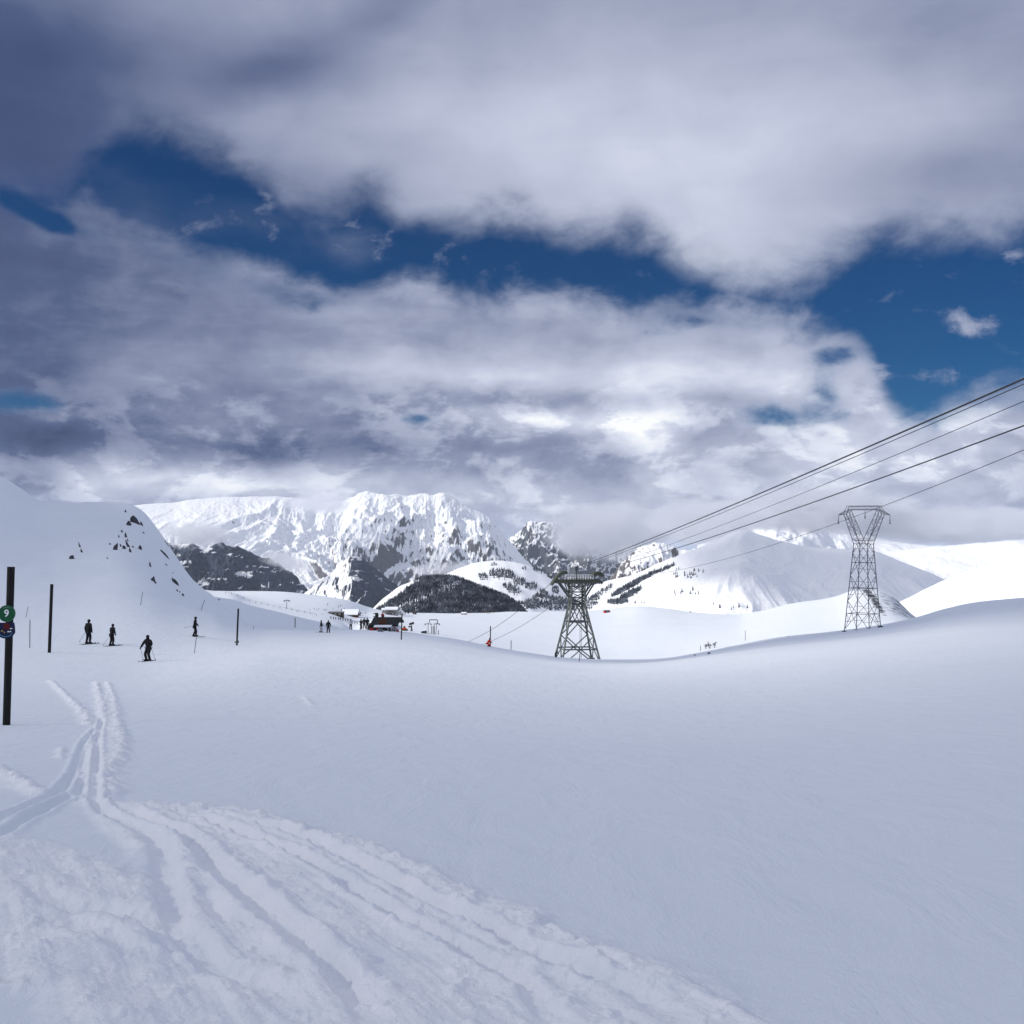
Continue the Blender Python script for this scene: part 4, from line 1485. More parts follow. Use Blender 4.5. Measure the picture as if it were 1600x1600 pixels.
for x, ztop in ((-37.0 * qs * k9, qz(813)), (0.3, zbb), (37.0 * qs * k9, qz(813))):
    mb = MB()
    L_ = 11.5 * qs
    mb.tube((x, 0, ztop), (x, 0, ztop - L_), .05)
    for k in range(6): mb.tube((x, 0, ztop - L_ * (.55 + .07 * k)), (x, 0, ztop - L_ * (.55 + .07 * k) - .1), .09 + .01 * k, n=8)
    mb.tube((x, 0, ztop - L_), (x, 0, ztop - L_ - .25), .18, n=8)
    mb.build('insulator', PYLONSTEEL, pyl)
for a in (-1, 1):
    for b in (-1, 1):
        mb = MB(); mb.box((a * hw(0), b * hw(0), -1.3), (.8, .8, 1.8)); mb.build('footing', plain('footing_concrete', (0.09, 0.09, 0.09), .9, .3, 1) if (a, b) == (-1, -1) else bpy.data.materials['footing_concrete'], pyl)

# ------------------------------------------------------------------ people
def skin_mesh(name, verts, edges, radii, sub=2):
    me = bpy.data.meshes.new('tmp')
    me.from_pydata([tuple(v) for v in verts], edges, [])
    o = bpy.data.objects.new('tmp', me)
    COL.objects.link(o)
    o.modifiers.new('skin', 'SKIN')
    sd = o.modifiers.new('sub', 'SUBSURF')
    sd.levels = sub
    for v, r in zip(me.skin_vertices[0].data, radii):
        v.radius = r if isinstance(r, tuple) else (r, r)
    me.skin_vertices[0].data[0].use_root = True
    bpy.context.view_layer.update()
    res = bpy.data.meshes.new_from_object(o.evaluated_get(bpy.context.evaluated_depsgraph_get()))
    bpy.data.objects.remove(o)
    bpy.data.meshes.remove(me)
    res.name = name
    res.polygons.foreach_set('use_smooth', np.ones(len(res.polygons), bool))
    return res


def pose(lean=0.05, knee=0.04, stance=0.11, armL=(-.28, .10, .92), armR=(.28, .10, .92), elL=None, elR=None, crouch=0.0, twist=0.0, headtilt=0.0, side=0.0, footoff=0.0):
    """joint places for a figure facing +Y, feet at z=0"""
    hipz = 0.93 - crouch
    hip = Vector((side * .4, -0.12 * (crouch / .3) - .02, hipz))

    def up(h, l=lean): return hip + Vector((side * h * 1.2, math.sin(l) * h, math.cos(l) * h))
    J = dict(pelvis=hip, spine=up(.24), chest=up(.46), neck=up(.58), head=up(.70, lean * .8) + Vector((headtilt * .5, .02, 0)), crown=up(.80, lean * .7) + Vector((headtilt, .02, 0)))
    c, s_ = math.cos(twist), math.sin(twist)
    for n, a in (('L', -1), ('R', 1)):
        J['sh' + n] = up(.51) + Vector((a * .19 * c, a * .19 * s_, -.01))
        hand = Vector(armL if n == 'L' else armR)
        hand = Vector((hand.x + side, hand.y, hand.z - crouch))
        e_ = elL if n == 'L' else elR
        J['el' + n] = Vector(e_) if e_ else (J['sh' + n] + hand) / 2 + Vector((a * .05, -.06, -.02))
        J['ha' + n] = hand
        J['fi' + n] = hand + (hand - J['el' + n]).normalized() * .10
        J['th' + n] = hand + (hand - J['el' + n]).normalized() * .04 + Vector((-a * .02, .06, .01))
        J['hip' + n] = hip + Vector((a * .09, 0, -.06))
        J['an' + n] = Vector((a * stance, -.03 + a * footoff, .10))
        J['kn' + n] = (J['hip' + n] + J['an' + n]) / 2 + Vector((a * .015, .04 + knee + crouch * .75, 0))
        J['to' + n] = Vector((a * (stance + .02), .16 + a * footoff, .05))
    return J


def figure(J):
    order = ['pelvis', 'spine', 'chest', 'neck', 'head', 'crown'] + [k + n for n in 'LR' for k in ('sh', 'el', 'ha', 'fi', 'th', 'hip', 'kn', 'an', 'to')]
    I = {k: i for i, k in enumerate(order)}
    rad = dict(pelvis=(.15, .12), spine=(.14, .11), chest=(.17, .12), neck=.065, head=(.085, .095), crown=(.075, .085), sh=.075, el=.055, ha=.042, fi=.035, th=.02, hip=.10, kn=.072, an=.055, to=.045)
    E = [('pelvis', 'spine'), ('spine', 'chest'), ('chest', 'neck'), ('neck', 'head'), ('head', 'crown')]
    for n in 'LR':
        E += [('chest', 'sh' + n), ('sh' + n, 'el' + n), ('el' + n, 'ha' + n), ('ha' + n, 'fi' + n), ('ha' + n, 'th' + n), ('pelvis', 'hip' + n), ('hip' + n, 'kn' + n), ('kn' + n, 'an' + n), ('an' + n, 'to' + n)]
    R = [rad.get(k, rad.get(k[:-1])) for k in order]
    body = skin_mesh('body', [J[k] for k in order], [(I[a], I[b]) for a, b in E], R)
    # jacket: torso and sleeves, a little outside the body
    jo = ['spine', 'low', 'chest', 'shL', 'elL', 'cuL', 'shR', 'elR', 'cuR', 'coll']
    Q = dict(J)
    Q['low'] = J['pelvis'] + Vector((0, 0, -.10))
    Q['coll'] = J['chest'].lerp(J['neck'], 1.0)
    for n in 'LR': Q['cu' + n] = J['el' + n].lerp(J['ha' + n], .85)
    jr = dict(spine=(.185, .15), low=(.19, .155), chest=(.205, .165), sh=.105, el=.085, cu=.065, coll=.125)
    JI = {k: i for i, k in enumerate(jo)}
    je = [('spine', 'low'), ('spine', 'chest'), ('chest', 'coll')] + [e for n in 'LR' for e in (('chest', 'sh' + n), ('sh' + n, 'el' + n), ('el' + n, 'cu' + n))]
    jacket = skin_mesh('jacket', [Q[k] for k in jo], [(JI[a], JI[b]) for a, b in je], [jr.get(k, jr.get(k[:-1])) for k in jo])
    to_ = ['pelvis', 'hipL', 'knL', 'hemL', 'hipR', 'knR', 'hemR']
    for n in 'LR': Q['hem' + n] = J['kn' + n].lerp(J['an' + n], .92)
    tr = dict(pelvis=(.165, .14), hip=.125, kn=.10, hem=.088)
    TI = {k: i for i, k in enumerate(to_)}
    te = [e for n in 'LR' for e in (('pelvis', 'hip' + n), ('hip' + n, 'kn' + n), ('kn' + n, 'hem' + n))]
    trousers = skin_mesh('trousers', [Q[k] for k in to_], [(TI[a], TI[b]) for a, b in te], [tr.get(k, tr.get(k[:-1])) for k in to_])
    # helmet shell and boots
    bm = bmesh.new()
    bmesh.ops.create_uvsphere(bm, u_segments=16, v_segments=10, radius=.118)
    for v in list(bm.verts):
        if v.co.z < -.10: bm.verts.remove(v)
    c = J['head'].lerp(J['crown'], .45)
    for v in bm.verts: v.co = Vector((v.co.x * .95, v.co.y * 1.1, v.co.z * 1.05)) + c
    hel = bpy.data.meshes.new('helmet')
    bm.to_mesh(hel)
    bm.free()
    hel.polygons.foreach_set('use_smooth', np.ones(len(hel.polygons), bool))
    boots = []
    for n in 'LR':
        mb = MB()
        a, t = J['an' + n], J['to' + n]
        mb.tube((a.x, a.y, a.z - .05), (J['kn' + n] * .3 + a * .7), .075, .085, n=10)
        d = Vector((t.x - a.x, t.y - a.y, 0)).normalized()
        mb.tube(Vector((a.x, a.y, .065)) - d * .09, Vector((t.x, t.y, .06)) + d * .02, .07, .055, n=10)
        me = bpy.data.meshes.new('boot')
        me.from_pydata([tuple(v) for v in mb.v], [], mb.f)
        boots.append(me)
    return dict(body=body, jacket=jacket, trousers=trousers, helmet=hel, boots=boots, J=J)


FIG = dict(
    stand=figure(pose(armL=(-.30, .06, .88), armR=(.30, .04, .86), stance=.16)),
    wait=figure(pose(lean=.16, knee=.05, armL=(-.32, .22, .98), armR=(.33, .12, .90), stance=.17)),
    turn=figure(pose(lean=.22, knee=.10, crouch=.08, armL=(-.30, .20, 1.02), armR=(.46, .18, .92), elR=(.38, .02, 1.08), stance=.09, side=-.02, footoff=.06)),
    glide=figure(pose(lean=.10, knee=.05, crouch=.02, armL=(-.24, .22, 1.0), armR=(.24, .26, 1.0), stance=.12, footoff=.12)),
    group=figure(pose(lean=.02, armL=(-.34, .16, 1.0), armR=(.30, .2, 1.05), stance=.14)),
    crouch=figure(pose(lean=.75, knee=.12, crouch=.42, armL=(-.22, .48, .95), armR=(.26, .5, .98), stance=.18)),
    bend=figure(pose(lean=.95, knee=.05, crouch=.10, armL=(-.18, .62, .75), armR=(.2, .62, .78), stance=.13)),
)


def shared(me, mat):
    key = me.name + '|' + mat.name
    if key in bpy.data.meshes: return bpy.data.meshes[key]
    c = me.copy()
    c.name = key
    c.materials.clear()
    c.materials.append(mat)
    return c


def person(px, py, hpx, fig, heading, label, jacket=BLACKCLOTH, trousers=BLACKCLOTH, helmet=HELMET, group='people on the snow', detail=True, ref=1.74, skis=False, poles=None, place=None):
    p = place if place is not None else hit(px, py)
    s_ = (p - Vector((0, 0, EYE))).length / F
    k = hpx * s_ / ref
    f = FIG[fig]
    e = tag(empty('person', p, heading), label, 'person', group)
    e.scale = (k, k, k)
    lift = .03 if skis else -.01

    def part(name, me, mat):
        o = bpy.data.objects.new(name, shared(me, mat))
        COL.objects.link(o)
        o.parent = e
        o.location.z = lift
    part('body', f['body'], NAVYCLOTH)
    part('jacket', f['jacket'], jacket)
    part('trousers', f['trousers'], trousers)
    part('helmet', f['helmet'], helmet)
    for b in f['boots']: part('boot', b, HELMET)
    return e, k, f['J']


def ski_mesh(L=1.65):
    mb = MB()
    prof = [(-.5, .0, .045), (-.47, .004, .05), (0, .006, .036), (.42, .006, .052), (.47, .03, .05), (.5, .075, .02)]
    for (a, za, wa), (b, zb_, wb_) in zip(prof[:-1], prof[1:]):
        t = .016
        ya, yb = a * L, b * L
        vs = [(-wa, ya, za), (wa, ya, za), (wb_, yb, zb_), (-wb_, yb, zb_), (-wa, ya, za + t), (wa, ya, za + t), (wb_, yb, zb_ + t), (-wb_, yb, zb_ + t)]
        mb.add(vs, [(3, 2, 1, 0), (4, 5, 6, 7), (0, 1, 5, 4), (2, 3, 7, 6), (1, 2, 6, 5), (3, 0, 4, 7)])
    mb.box((0, -.02, .03), (.07, .30, .03))
    me = bpy.data.meshes.new('ski')
    me.from_pydata([tuple(v) for v in mb.v], [], mb.f)
    me.materials.append(SKIMAT)
    return me


SKI = ski_mesh()


def ski(e, k, J, n, who):
    a = J['an' + n]
    o = bpy.data.objects.new('ski', SKI)
    COL.objects.link(o)
    M = Matrix.Translation(e.location) @ Matrix.Rotation(e.rotation_euler.z, 4, 'Z') @ Matrix.Scale(k, 4)
    o.matrix_world = M @ Matrix.Translation((a.x, a.y + .10, 0.0))
    tag(o, who, 'ski', 'skis on the snow')


def pole(e, k, J, n, tip, who, r=.014):
    M = Matrix.Translation(e.location) @ Matrix.Rotation(e.rotation_euler.z, 4, 'Z') @ Matrix.Scale(k, 4)
    h = M @ (J['ha' + n] + Vector((0, .02, .08)))
    t = M @ Vector(tip)
    mb = MB()
    d = (t - h).normalized()
    mb.tube((0, 0, 0), t - h, r * k, r * .7 * k, n=6)
    mb.tube(d * -.03, d * .10 * k, r * 1.7 * k, n=6)
    b = (t - h) - d * .07 * k
    mb.tube(b, b + d * .012 * k, .045 * k, n=8)
    o = mb.build('ski_pole', POLEMAT)
    o.location = h
    tag(o, who, 'ski pole', 'ski poles')


R_ = math.radians
e, k, J = person(138, 1006.5, 34.5, 'stand', R_(-25), 'skier in black standing with legs apart, leftmost of the two waiting skiers', skis=True)
ski(e, k, J, 'L', 'left ski of the leftmost waiting skier in black'); ski(e, k, J, 'R', 'right ski of the leftmost waiting skier in black')
pole(e, k, J, 'L', (-.85, -.05, .12), 'ski pole slanting down left from the leftmost waiting skier')
e, k, J = person(174.5, 1009.5, 31, 'wait', R_(-35), 'shorter skier in black leaning on a pole, right of the other waiting skier', skis=True)
ski(e, k, J, 'L', 'left ski of the shorter waiting skier in black'); ski(e, k, J, 'R', 'right ski of the shorter waiting skier in black')
pole(e, k, J, 'L', (-.80, -.25, .02), 'ski pole slanting down left from the shorter waiting skier')
e, k, J = person(231, 1033, 39, 'turn', R_(165), 'skier in black turning toward the viewer with one arm out', skis=True)
ski(e, k, J, 'L', 'left ski of the turning skier in black'); ski(e, k, J, 'R', 'right ski of the turning skier in black')
pole(e, k, J, 'R', (.50, -.25, .02), 'ski pole in the outstretched hand of the turning skier')
pole(e, k, J, 'L', (-.42, -.25, .02), 'ski pole on the tucked-in side of the turning skier')
e, k, J = person(304.5, 994.8, 29, 'glide', R_(-80), 'skier in black gliding sideways across the foot of the knoll', skis=True)
ski(e, k, J, 'L', 'left ski of the skier gliding below the knoll'); ski(e, k, J, 'R', 'right ski of the skier gliding below the knoll')
pole(e, k, J, 'L', (-.12, -1.0, .80), 'ski pole trailing level behind the skier gliding below the knoll')

e, k, J = person(501.5, 988.3, 18.5, 'glide', R_(-70), 'snowboarder in dark jacket and pale trousers on a board', trousers=GREYCLOTH)
mb = MB()
for a, b, w0, w1, z0, z1 in ((-.78, -.6, .10, .14, .06, .0), (-.6, 0, .14, .125, 0, 0), (0, .6, .125, .14, 0, 0), (.6, .78, .14, .10, 0, .06)):
    mb.add([(a, -w0, z0), (b, -w1, z1), (b, w1, z1), (a, w0, z0), (a, -w0, z0 + .02), (b, -w1, z1 + .02), (b, w1, z1 + .02), (a, w0, z0 + .02)],
           [(3, 2, 1, 0), (4, 5, 6, 7), (0, 1, 5, 4), (2, 3, 7, 6), (1, 2, 6, 5), (3, 0, 4, 7)])
o = mb.build('snowboard', SKIMAT)
o.location = e.location + Vector((0, 0, .0)); o.scale = (k * 1.1, k, k)
tag(o, 'dark snowboard under the rider in pale trousers', 'snowboard')
person(513, 989, 19, 'stand', R_(15), 'person in black standing upright beside the snowboarder')
person(548, 984, 16.5, 'group', R_(10), 'person in a pale jacket and dark trousers left of the dark group', jacket=GREYCLOTH, helmet=HELMET)
person(564, 983.7, 16, 'group', R_(-40), 'person in black leftmost in the close group of three')
person(569, 983.4, 17.5, 'stand', R_(10), 'person in black in the middle of the close group of three')
person(574, 983.2, 17.5, 'group', R_(30), 'person in black rightmost in the close group of three', jacket=NAVYCLOTH)
person(763, 1010.2, 13.5, 'crouch', R_(-60), 'person in a bright red suit crouching at the dark post', jacket=REDCLOTH, trousers=REDCLOTH, ref=1.30)
person(868.5, 1027.3, 10.5, 'bend', R_(-50), 'person in black bending forward at the foot of the ropeway tower', ref=1.42)
CROWD = [(517, 967.5), (521, 968.2), (524.5, 968.6), (529, 969), (532, 969.6), (536, 970), (540, 971), (543.5, 971.5), (554.5, 975.5), (558, 976)]
for px, py in CROWD:
    person(px, py, 4.6, 'stand', R_((px * 37) % 90 - 45), 'tiny distant person in dark clothes on the snow before the long low building',
           group='distant people before the long low building')

# ------------------------------------------------------------------ the lift station hamlet
def site(px, py):
    p = hit(px, py)
    return p, (p - Vector((0, 0, EYE))).length / F


def gable(par, w, d, eave, ridge, over, roofmat, along='x', th=.35, name='roof'):
    mb = MB()
    if along == 'x':
        for sgn in (-1, 1):
            y0, z0, y1, z1 = sgn * (d / 2 + over), eave - over * (ridge - eave) / (d / 2), 0, ridge
            x = w / 2 + over
            vs = [(-x, y0, z0), (x, y0, z0), (x, y1, z1), (-x, y1, z1)]
            vs += [(a, b, c + th) for a, b, c in vs]
            mb.add(vs, [(3, 2, 1, 0), (4, 5, 6, 7), (0, 1, 5, 4), (2, 3, 7, 6), (1, 2, 6, 5), (3, 0, 4, 7)])
    else:
        for sgn in (-1, 1):
            x0, z0, x1, z1 = sgn * (w / 2 + over), eave - over * (ridge - eave) / (w / 2), 0, ridge
            y = d / 2 + over
            vs = [(x0, -y, z0), (x1, -y, z1), (x1, y, z1), (x0, y, z0)]
            vs += [(a, b, c + th) for a, b, c in vs]
            mb.add(vs, [(3, 2, 1, 0), (4, 5, 6, 7), (0, 1, 5, 4), (2, 3, 7, 6), (1, 2, 6, 5), (3, 0, 4, 7)])
    return mb.build(name, roofmat, par)


def walls(par, w, d, eave, ridge, mat, along='x', name='wall', sink=6.0):
    mb = MB()
    if along == 'x':
        prof = [(-d / 2, -sink), (d / 2, -sink), (d / 2, eave), (0, ridge), (-d / 2, eave)]
        n = 5
        vs = [(-w / 2, y, z) for y, z in prof] + [(w / 2, y, z) for y, z in prof]
        mb.add(vs, [tuple(range(4, -1, -1)), tuple(range(5, 10))] + [(k, (k + 1) % n, n + (k + 1) % n, n + k) for k in range(n)])
    else:
        prof = [(-w / 2, -sink), (w / 2, -sink), (w / 2, eave), (0, ridge), (-w / 2, eave)]
        mb.prism(prof, -d / 2, d / 2)
    return mb.build(name, mat, par)


def window(par, x, z, w, h, y, mat=GLASS, frame=WHITEPAINT):
    mb = MB(); mb.box((x, y - .05, z), (w, .1, h))
    o = mb.build('window', mat, par)
    mb = MB()
    for a in (-1, 1):
        mb.box((x + a * (w / 2 + .06), y - .07, z), (.12, .14, h + .24)); mb.box((x, y - .07, z + a * (h / 2 + .06)), (w, .14, .12))
    mb.build('frame', frame, o)


def building(name, px0, px1, pyb, py_eave, py_ridge, depth, wallmat, roofmat, label, along='x', wins=(), door=None, rz=0.0, th=.5, over=.5):
    p, s_ = site((px0 + px1) / 2, pyb)
    w = (px1 - px0) * s_
    e = tag(empty(name, p, rz), label, 'building', 'buildings of the ski station')
    ev, rd = (pyb - py_eave) * s_, (pyb - py_ridge) * s_
    walls(e, w, depth, ev, rd - .02, wallmat, along)
    gable(e, w, depth, ev, rd, over, roofmat, along, th)
    for (fx, fz, fw, fh) in wins: window(e, (fx - .5) * w, fz * ev, fw * w, fh * ev, -depth / 2)
    if door:
        mb = MB(); mb.box(((door - .5) * w, -depth / 2 - .04, 1.0), (1.1, .12, 2.1)); mb.build('door', BROWNWOOD, e)
    return e, s_, w, ev, rd


building('long_building', 515, 536, 961.5, 957.4, 956.3, 9, WOOD, plain('thin_snow_roof', (0.16, 0.15, 0.16), .8, .5, .3), 'long low dark timber building on the plateau', 'x', [(.2, .5, .1, .3), (.5, .5, .1, .3), (.8, .5, .1, .3)], over=.4, th=.3)
building('snow_roofed_building', 537, 559, 961.8, 959.4, 953.2, 12, BROWNWOOD, ROOFSNOW, 'low building with a broad snow-covered roof right of the long dark one', 'x', [(.25, .5, .1, .5), (.6, .5, .1, .5)], over=.8)
building('small_cabin', 559.5, 563, 961.6, 958.5, 957, 4, WOOD, WOOD, 'small dark cabin at the right end of the snow-roofed building', 'y')
e, s_, w, ev, rd = building('chalet', 603, 621, 961, 952.3, 949.2, 12, PALEWALL, ROOFSNOW, 'white chalet with a snowy roof and dark windows on the crest', 'x', [(.2, .25, .2, .28), (.52, .25, .2, .28), (.82, .25, .15, .28)], door=.35)
mb = MB()
for a in (-1, 1): mb.box((0, -6.6, ev * .52 + a * .01), (w, 1.2, .15)) if a > 0 else None
for k in range(10): mb.box((-w / 2 + w * (k + .5) / 10, -7.15, ev * .52 + .55), (.12, .1, 1.0))
mb.box((0, -7.15, ev * .52 + 1.1), (w, .14, .12))
mb.build('balcony', WOOD, e)
window(e, -.05 * w, ev * .74, .55 * w, ev * .2, -6.0)
mb = MB(); mb.box((.3 * w, 1.0, rd + .2), (1.0, 1.0, 2.6)); mb.build('chimney', PALEWALL, e)
building('annex', 597.2, 602.6, 958.5, 953.2, 951.2, 7, PALEWALL, ROOFSNOW, 'small pale annex left of the white chalet', 'x', [(.5, .5, .3, .35)])
building('lean_to', 622, 630, 961, 957, 953.4, 6, GREYCLOTH, ROOFSNOW, 'low snow-covered shed right of the white chalet', 'y', [(.5, .4, .3, .4)])
e, s_, w, ev, rd = building('wooden_hut', 593, 617.5, 985, 974.5, 966.8, 9, WOOD, BLACKPOST, 'dark wooden hut with a black roof at the slope edge', 'x', [(.62, .45, .16, .3), (.85, .45, .14, .3)], door=.4, th=.25, over=.9)
mb = MB(); mb.box((0, -6.2, ev * .98), (w * 1.02, 3.0, .22)); mb.build('porch_roof', ROOFSNOW, e)
for x in (-.45, -.15, .15, .45):
    mb = MB(); mb.beam((x * w, -7.4, -3), (x * w, -7.4, ev * .97), .22); mb.build('porch_post', WOOD, e)
e, s_, w, ev, rd = building('kiosk', 614, 622, 986.5, 981.5, 979, 3, REDPAINT, ROOFSNOW, 'small red kiosk with a snow cap right of the wooden hut', 'y', [(.5, .5, .4, .5)], th=.35, over=.35)

for px, py, w_, lab, mt in ((647.8, 960, 5, 'tiny dark cabin on the crest right of the white chalet', WOOD), (725, 960.3, 7.5, 'dark cabin with a white gable alone on the crest', WOOD), (762.5, 958.6, 5, 'tiny pale cabin on the crest right of the dark gabled cabin', PALEWALL), (948, 957.5, 8.5, 'small red cabin on the crest right of the ropeway tower', REDPAINT)):
    p, s_ = site(px, py)
    e = tag(empty('crest_cabin', p, 0.3 if px > 900 else -.2), lab, 'cabin', 'cabins along the snow crest')
    w = w_ * s_
    hh = 2.2 * s_
    walls(e, w, w * .7, hh, hh * 1.55, mt, 'x', sink=2)
    gable(e, w, w * .7, hh, hh * 1.6, .3, ROOFSNOW if 700 < px < 740 else WOOD, 'x', .2)
    window(e, 0, hh * .5, w * .2, hh * .3, -w * .35)

# signpost with arrow boards, red cross sign, red barriers and fence
p, s_ = site(588.5, 984)
e = tag(empty('signpost', p), 'wooden signpost with a stack of piste direction boards', 'signpost')
mb = MB(); mb.tube((0, 0, -3), (0, 0, 26 * s_), .28, n=8); mb.build('post', BROWNWOOD, e)
for k, (dx_, mt) in enumerate(((-2.2, NAVYSIGN), (1.4, GREENSIGN), (-2.4, NAVYSIGN), (1.2, OCHREPAINT), (-2.0, NAVYSIGN), (-1.2, NAVYSIGN))):
    mb = MB(); L_ = 4.6 * s_
    sg = -1 if dx_ < 0 else 1
    mb.prism([(dx_ * s_ - L_ / 2, -.28 * s_ * 2), (dx_ * s_ + L_ / 2, -.28 * s_ * 2), (dx_ * s_ + L_ / 2 + (sg > 0) * .9 * s_, 0), (dx_ * s_ + L_ / 2, .56 * s_), (dx_ * s_ - L_ / 2, .56 * s_), (dx_ * s_ - L_ / 2 - (sg < 0) * .9 * s_, 0)], -.5, -.35)
    o = mb.build('arrow_board', mt, e); o.location.z = (25 - 2.1 * k) * s_
p, s_ = site(598, 984)
e = tag(empty('first_aid_sign', p), 'post topped with a red cross sign by the wooden hut', 'sign')
mb = MB(); mb.tube((0, 0, -3), (0, 0, 24 * s_), .25, n=8); mb.build('post', BROWNWOOD, e)
mb = MB(); mb.box((0, -.4, 23.3 * s_), (1.4 * s_, .2, 5 * s_)); mb.box((0, -.4, 23.3 * s_), (5.6 * s_, .19, 1.5 * s_)); mb.build('cross', REDPAINT, e)
for px, wpx, lab in ((587.8, 4.8, 'red banner barrier left of the pair beside the wooden hut'), (594.5, 6.5, 'red banner barrier right of the pair beside the wooden hut')):
    p, s_ = site(px, 984.2)
    e = tag(empty('barrier', p + Vector((0, -6, 0))), lab, 'barrier', 'red barriers by the wooden hut')
    w = wpx * s_
    mb = MB(); mb.box((0, 0, 3.6 * s_), (w, .15, 5.0 * s_)); mb.build('banner', REDPAINT, e)
    for a in (-1, 1):
        mb = MB(); mb.beam((a * w / 2, 0.1, -3), (a * w / 2, 0.1, 6.6 * s_), .22); mb.build('post', DARKSTEEL, e)
p, s_ = site(581, 984)
e = tag(empty('rail_fence', p), 'dark rail fence between the group of three and the red barriers', 'fence')
w = 9 * s_
mb = MB(); mb.beam((-w / 2, 0, 7.4 * s_), (w / 2 * 1.3, 0, 5.6 * s_), .5); mb.beam((-w / 2, 0, 4.2 * s_), (w / 2, 0, 3.2 * s_), .4); mb.build('rail', WOOD, e)
for t in (-.5, 0, .5):
    mb = MB(); mb.beam((t * w, .2, -3), (t * w, .2, (6.6 - t * 1.6) * s_), .4); mb.build('post', WOOD, e)
p, s_ = site(605.5, 986)
for k, px in enumerate((601.5, 605.5)):
    e = tag(empty('ski_rack', p + Vector(((px - 605.5) * s_, -8, 0))), ('grey rack of upright skis before the wooden hut', 'grey rack of upright skis nearer the right end of the wooden hut')[k], 'ski rack', 'ski racks before the wooden hut')
    mb = MB(); mb.beam((-1.3 * s_, 0, 4.8 * s_), (1.3 * s_, 0, 4.8 * s_), .2); mb.beam((-1.3 * s_, 0, -2), (-1.3 * s_, 0, 4.8 * s_), .2); mb.beam((1.3 * s_, 0, -2), (1.3 * s_, 0, 4.8 * s_), .2); mb.build('frame', GREYSTAKE, e)
    mb = MB()
    for q in range(5): mb.box(((-1.0 + .5 * q) * s_, -.2, (4.4 + .8 * (q % 2)) * s_), (.12, .08, 6.5 * s_))
    mb.build('rack_board', GREYCLOTH, e)

# snow machine and orange groomer right of the hut
p, s_ = site(643, 986)
e = tag(empty('snow_cannon', p), 'dark snow cannon tilted upward right of the wooden hut', 'snow cannon')
mb = MB(); mb.tube((0, 0, -4), (0, 0, 9 * s_), .45, .35, n=8); mb.beam((-3.5 * s_, 0, -4), (0, 0, 6 * s_), .35); mb.beam((3.5 * s_, 0, -4), (0, 0, 6 * s_), .35); mb.build('stand', DARKSTEEL, e)
mb = MB(); mb.tube((-3.2 * s_, 0, 10.4 * s_), (2.6 * s_, -1, 12.4 * s_), 1.5 * s_, 1.9 * s_, n=14); mb.build('barrel', BLACKPOST, e)
mb = MB(); mb.tube((2.6 * s_, -1, 12.4 * s_), (3.1 * s_, -1.1, 12.55 * s_), 2.1 * s_, n=14); mb.build('nozzle_ring', DARKSTEEL, e)
mb = MB(); mb.box((-3 * s_, 0, 6.8 * s_), (3.4 * s_, 1.4, 2.2 * s_)); mb.build('control_box', DARKSTEEL, e)
p, s_ = site(632, 985.5)
e = tag(empty('snow_groomer', p), 'small orange snow groomer partly behind the dark post', 'snow groomer')
mb = MB(); mb.prism([(-3.4 * s_, 2.0 * s_), (3.2 * s_, 2.0 * s_), (3.4 * s_, 4.2 * s_), (1.0 * s_, 4.6 * s_), (-3.4 * s_, 4.2 * s_)], -1.2, 1.2); mb.build('body', ORANGEPAINT, e)
mb = MB(); mb.prism([(-1.6 * s_, 4.5 * s_), (1.2 * s_, 4.5 * s_), (.6 * s_, 7.2 * s_), (-1.2 * s_, 7.2 * s_)], -1.05, 1.05); mb.build('cab', GLASS, e)
for a in (-1, 1):
    mb = MB(); mb.prism([(-3.4 * s_, 0), (3.2 * s_, 0), (3.9 * s_, 1.1 * s_), (3.0 * s_, 2.1 * s_), (-3.4 * s_, 2.1 * s_), (-4 * s_, 1.1 * s_)], a * 1.5 - .5, a * 1.5 + .5); mb.build('track', BLACKPOST, e)
mb = MB(); mb.box((4.8 * s_, 0, 1.2 * s_), (.5 * s_, 4.0, 2.4 * s_)); mb.build('blade', DARKSTEEL, e)

# chairlift towers
def lift_tower(px, pyb, pyt, armpx, lab, lean=0.0, wheels=True):
    p, s_ = site(px, pyb)
    print('LIFT', px, tuple(round(q) for q in p), s_)
    e = tag(empty('lift_tower', p), lab, 'lift tower', 'small lift towers')
    h = (pyb - pyt) * s_
    mb = MB(); mb.tube((0, 0, -4), (lean * s_, 0, h), .5 * s_, .38 * s_, n=10); mb.build('pole', STEEL, e)
    w = armpx * s_
    zc_ = h * .86
    mb = MB(); mb.box((lean * s_, 0, zc_), (w, .6, .9 * s_)); mb.build('crossarm', STEEL, e)
    if wheels:
        for a in (-1, 1):
            mb = MB()
            mb.beam((lean * s_ + a * w * .46, -1.6, zc_ - .5 * s_), (lean * s_ + a * w * .46, 1.6, zc_ - .5 * s_), .35)
            for q in (-1.4, -.5, .5, 1.4): mb.tube((lean * s_ + a * w * .46 - .15, q, zc_ - .9 * s_), (lean * s_ + a * w * .46 + .15, q, zc_ - .9 * s_), .38, n=10)
            mb.build('sheave_train', DARKSTEEL, e)
    return e, s_, h, w


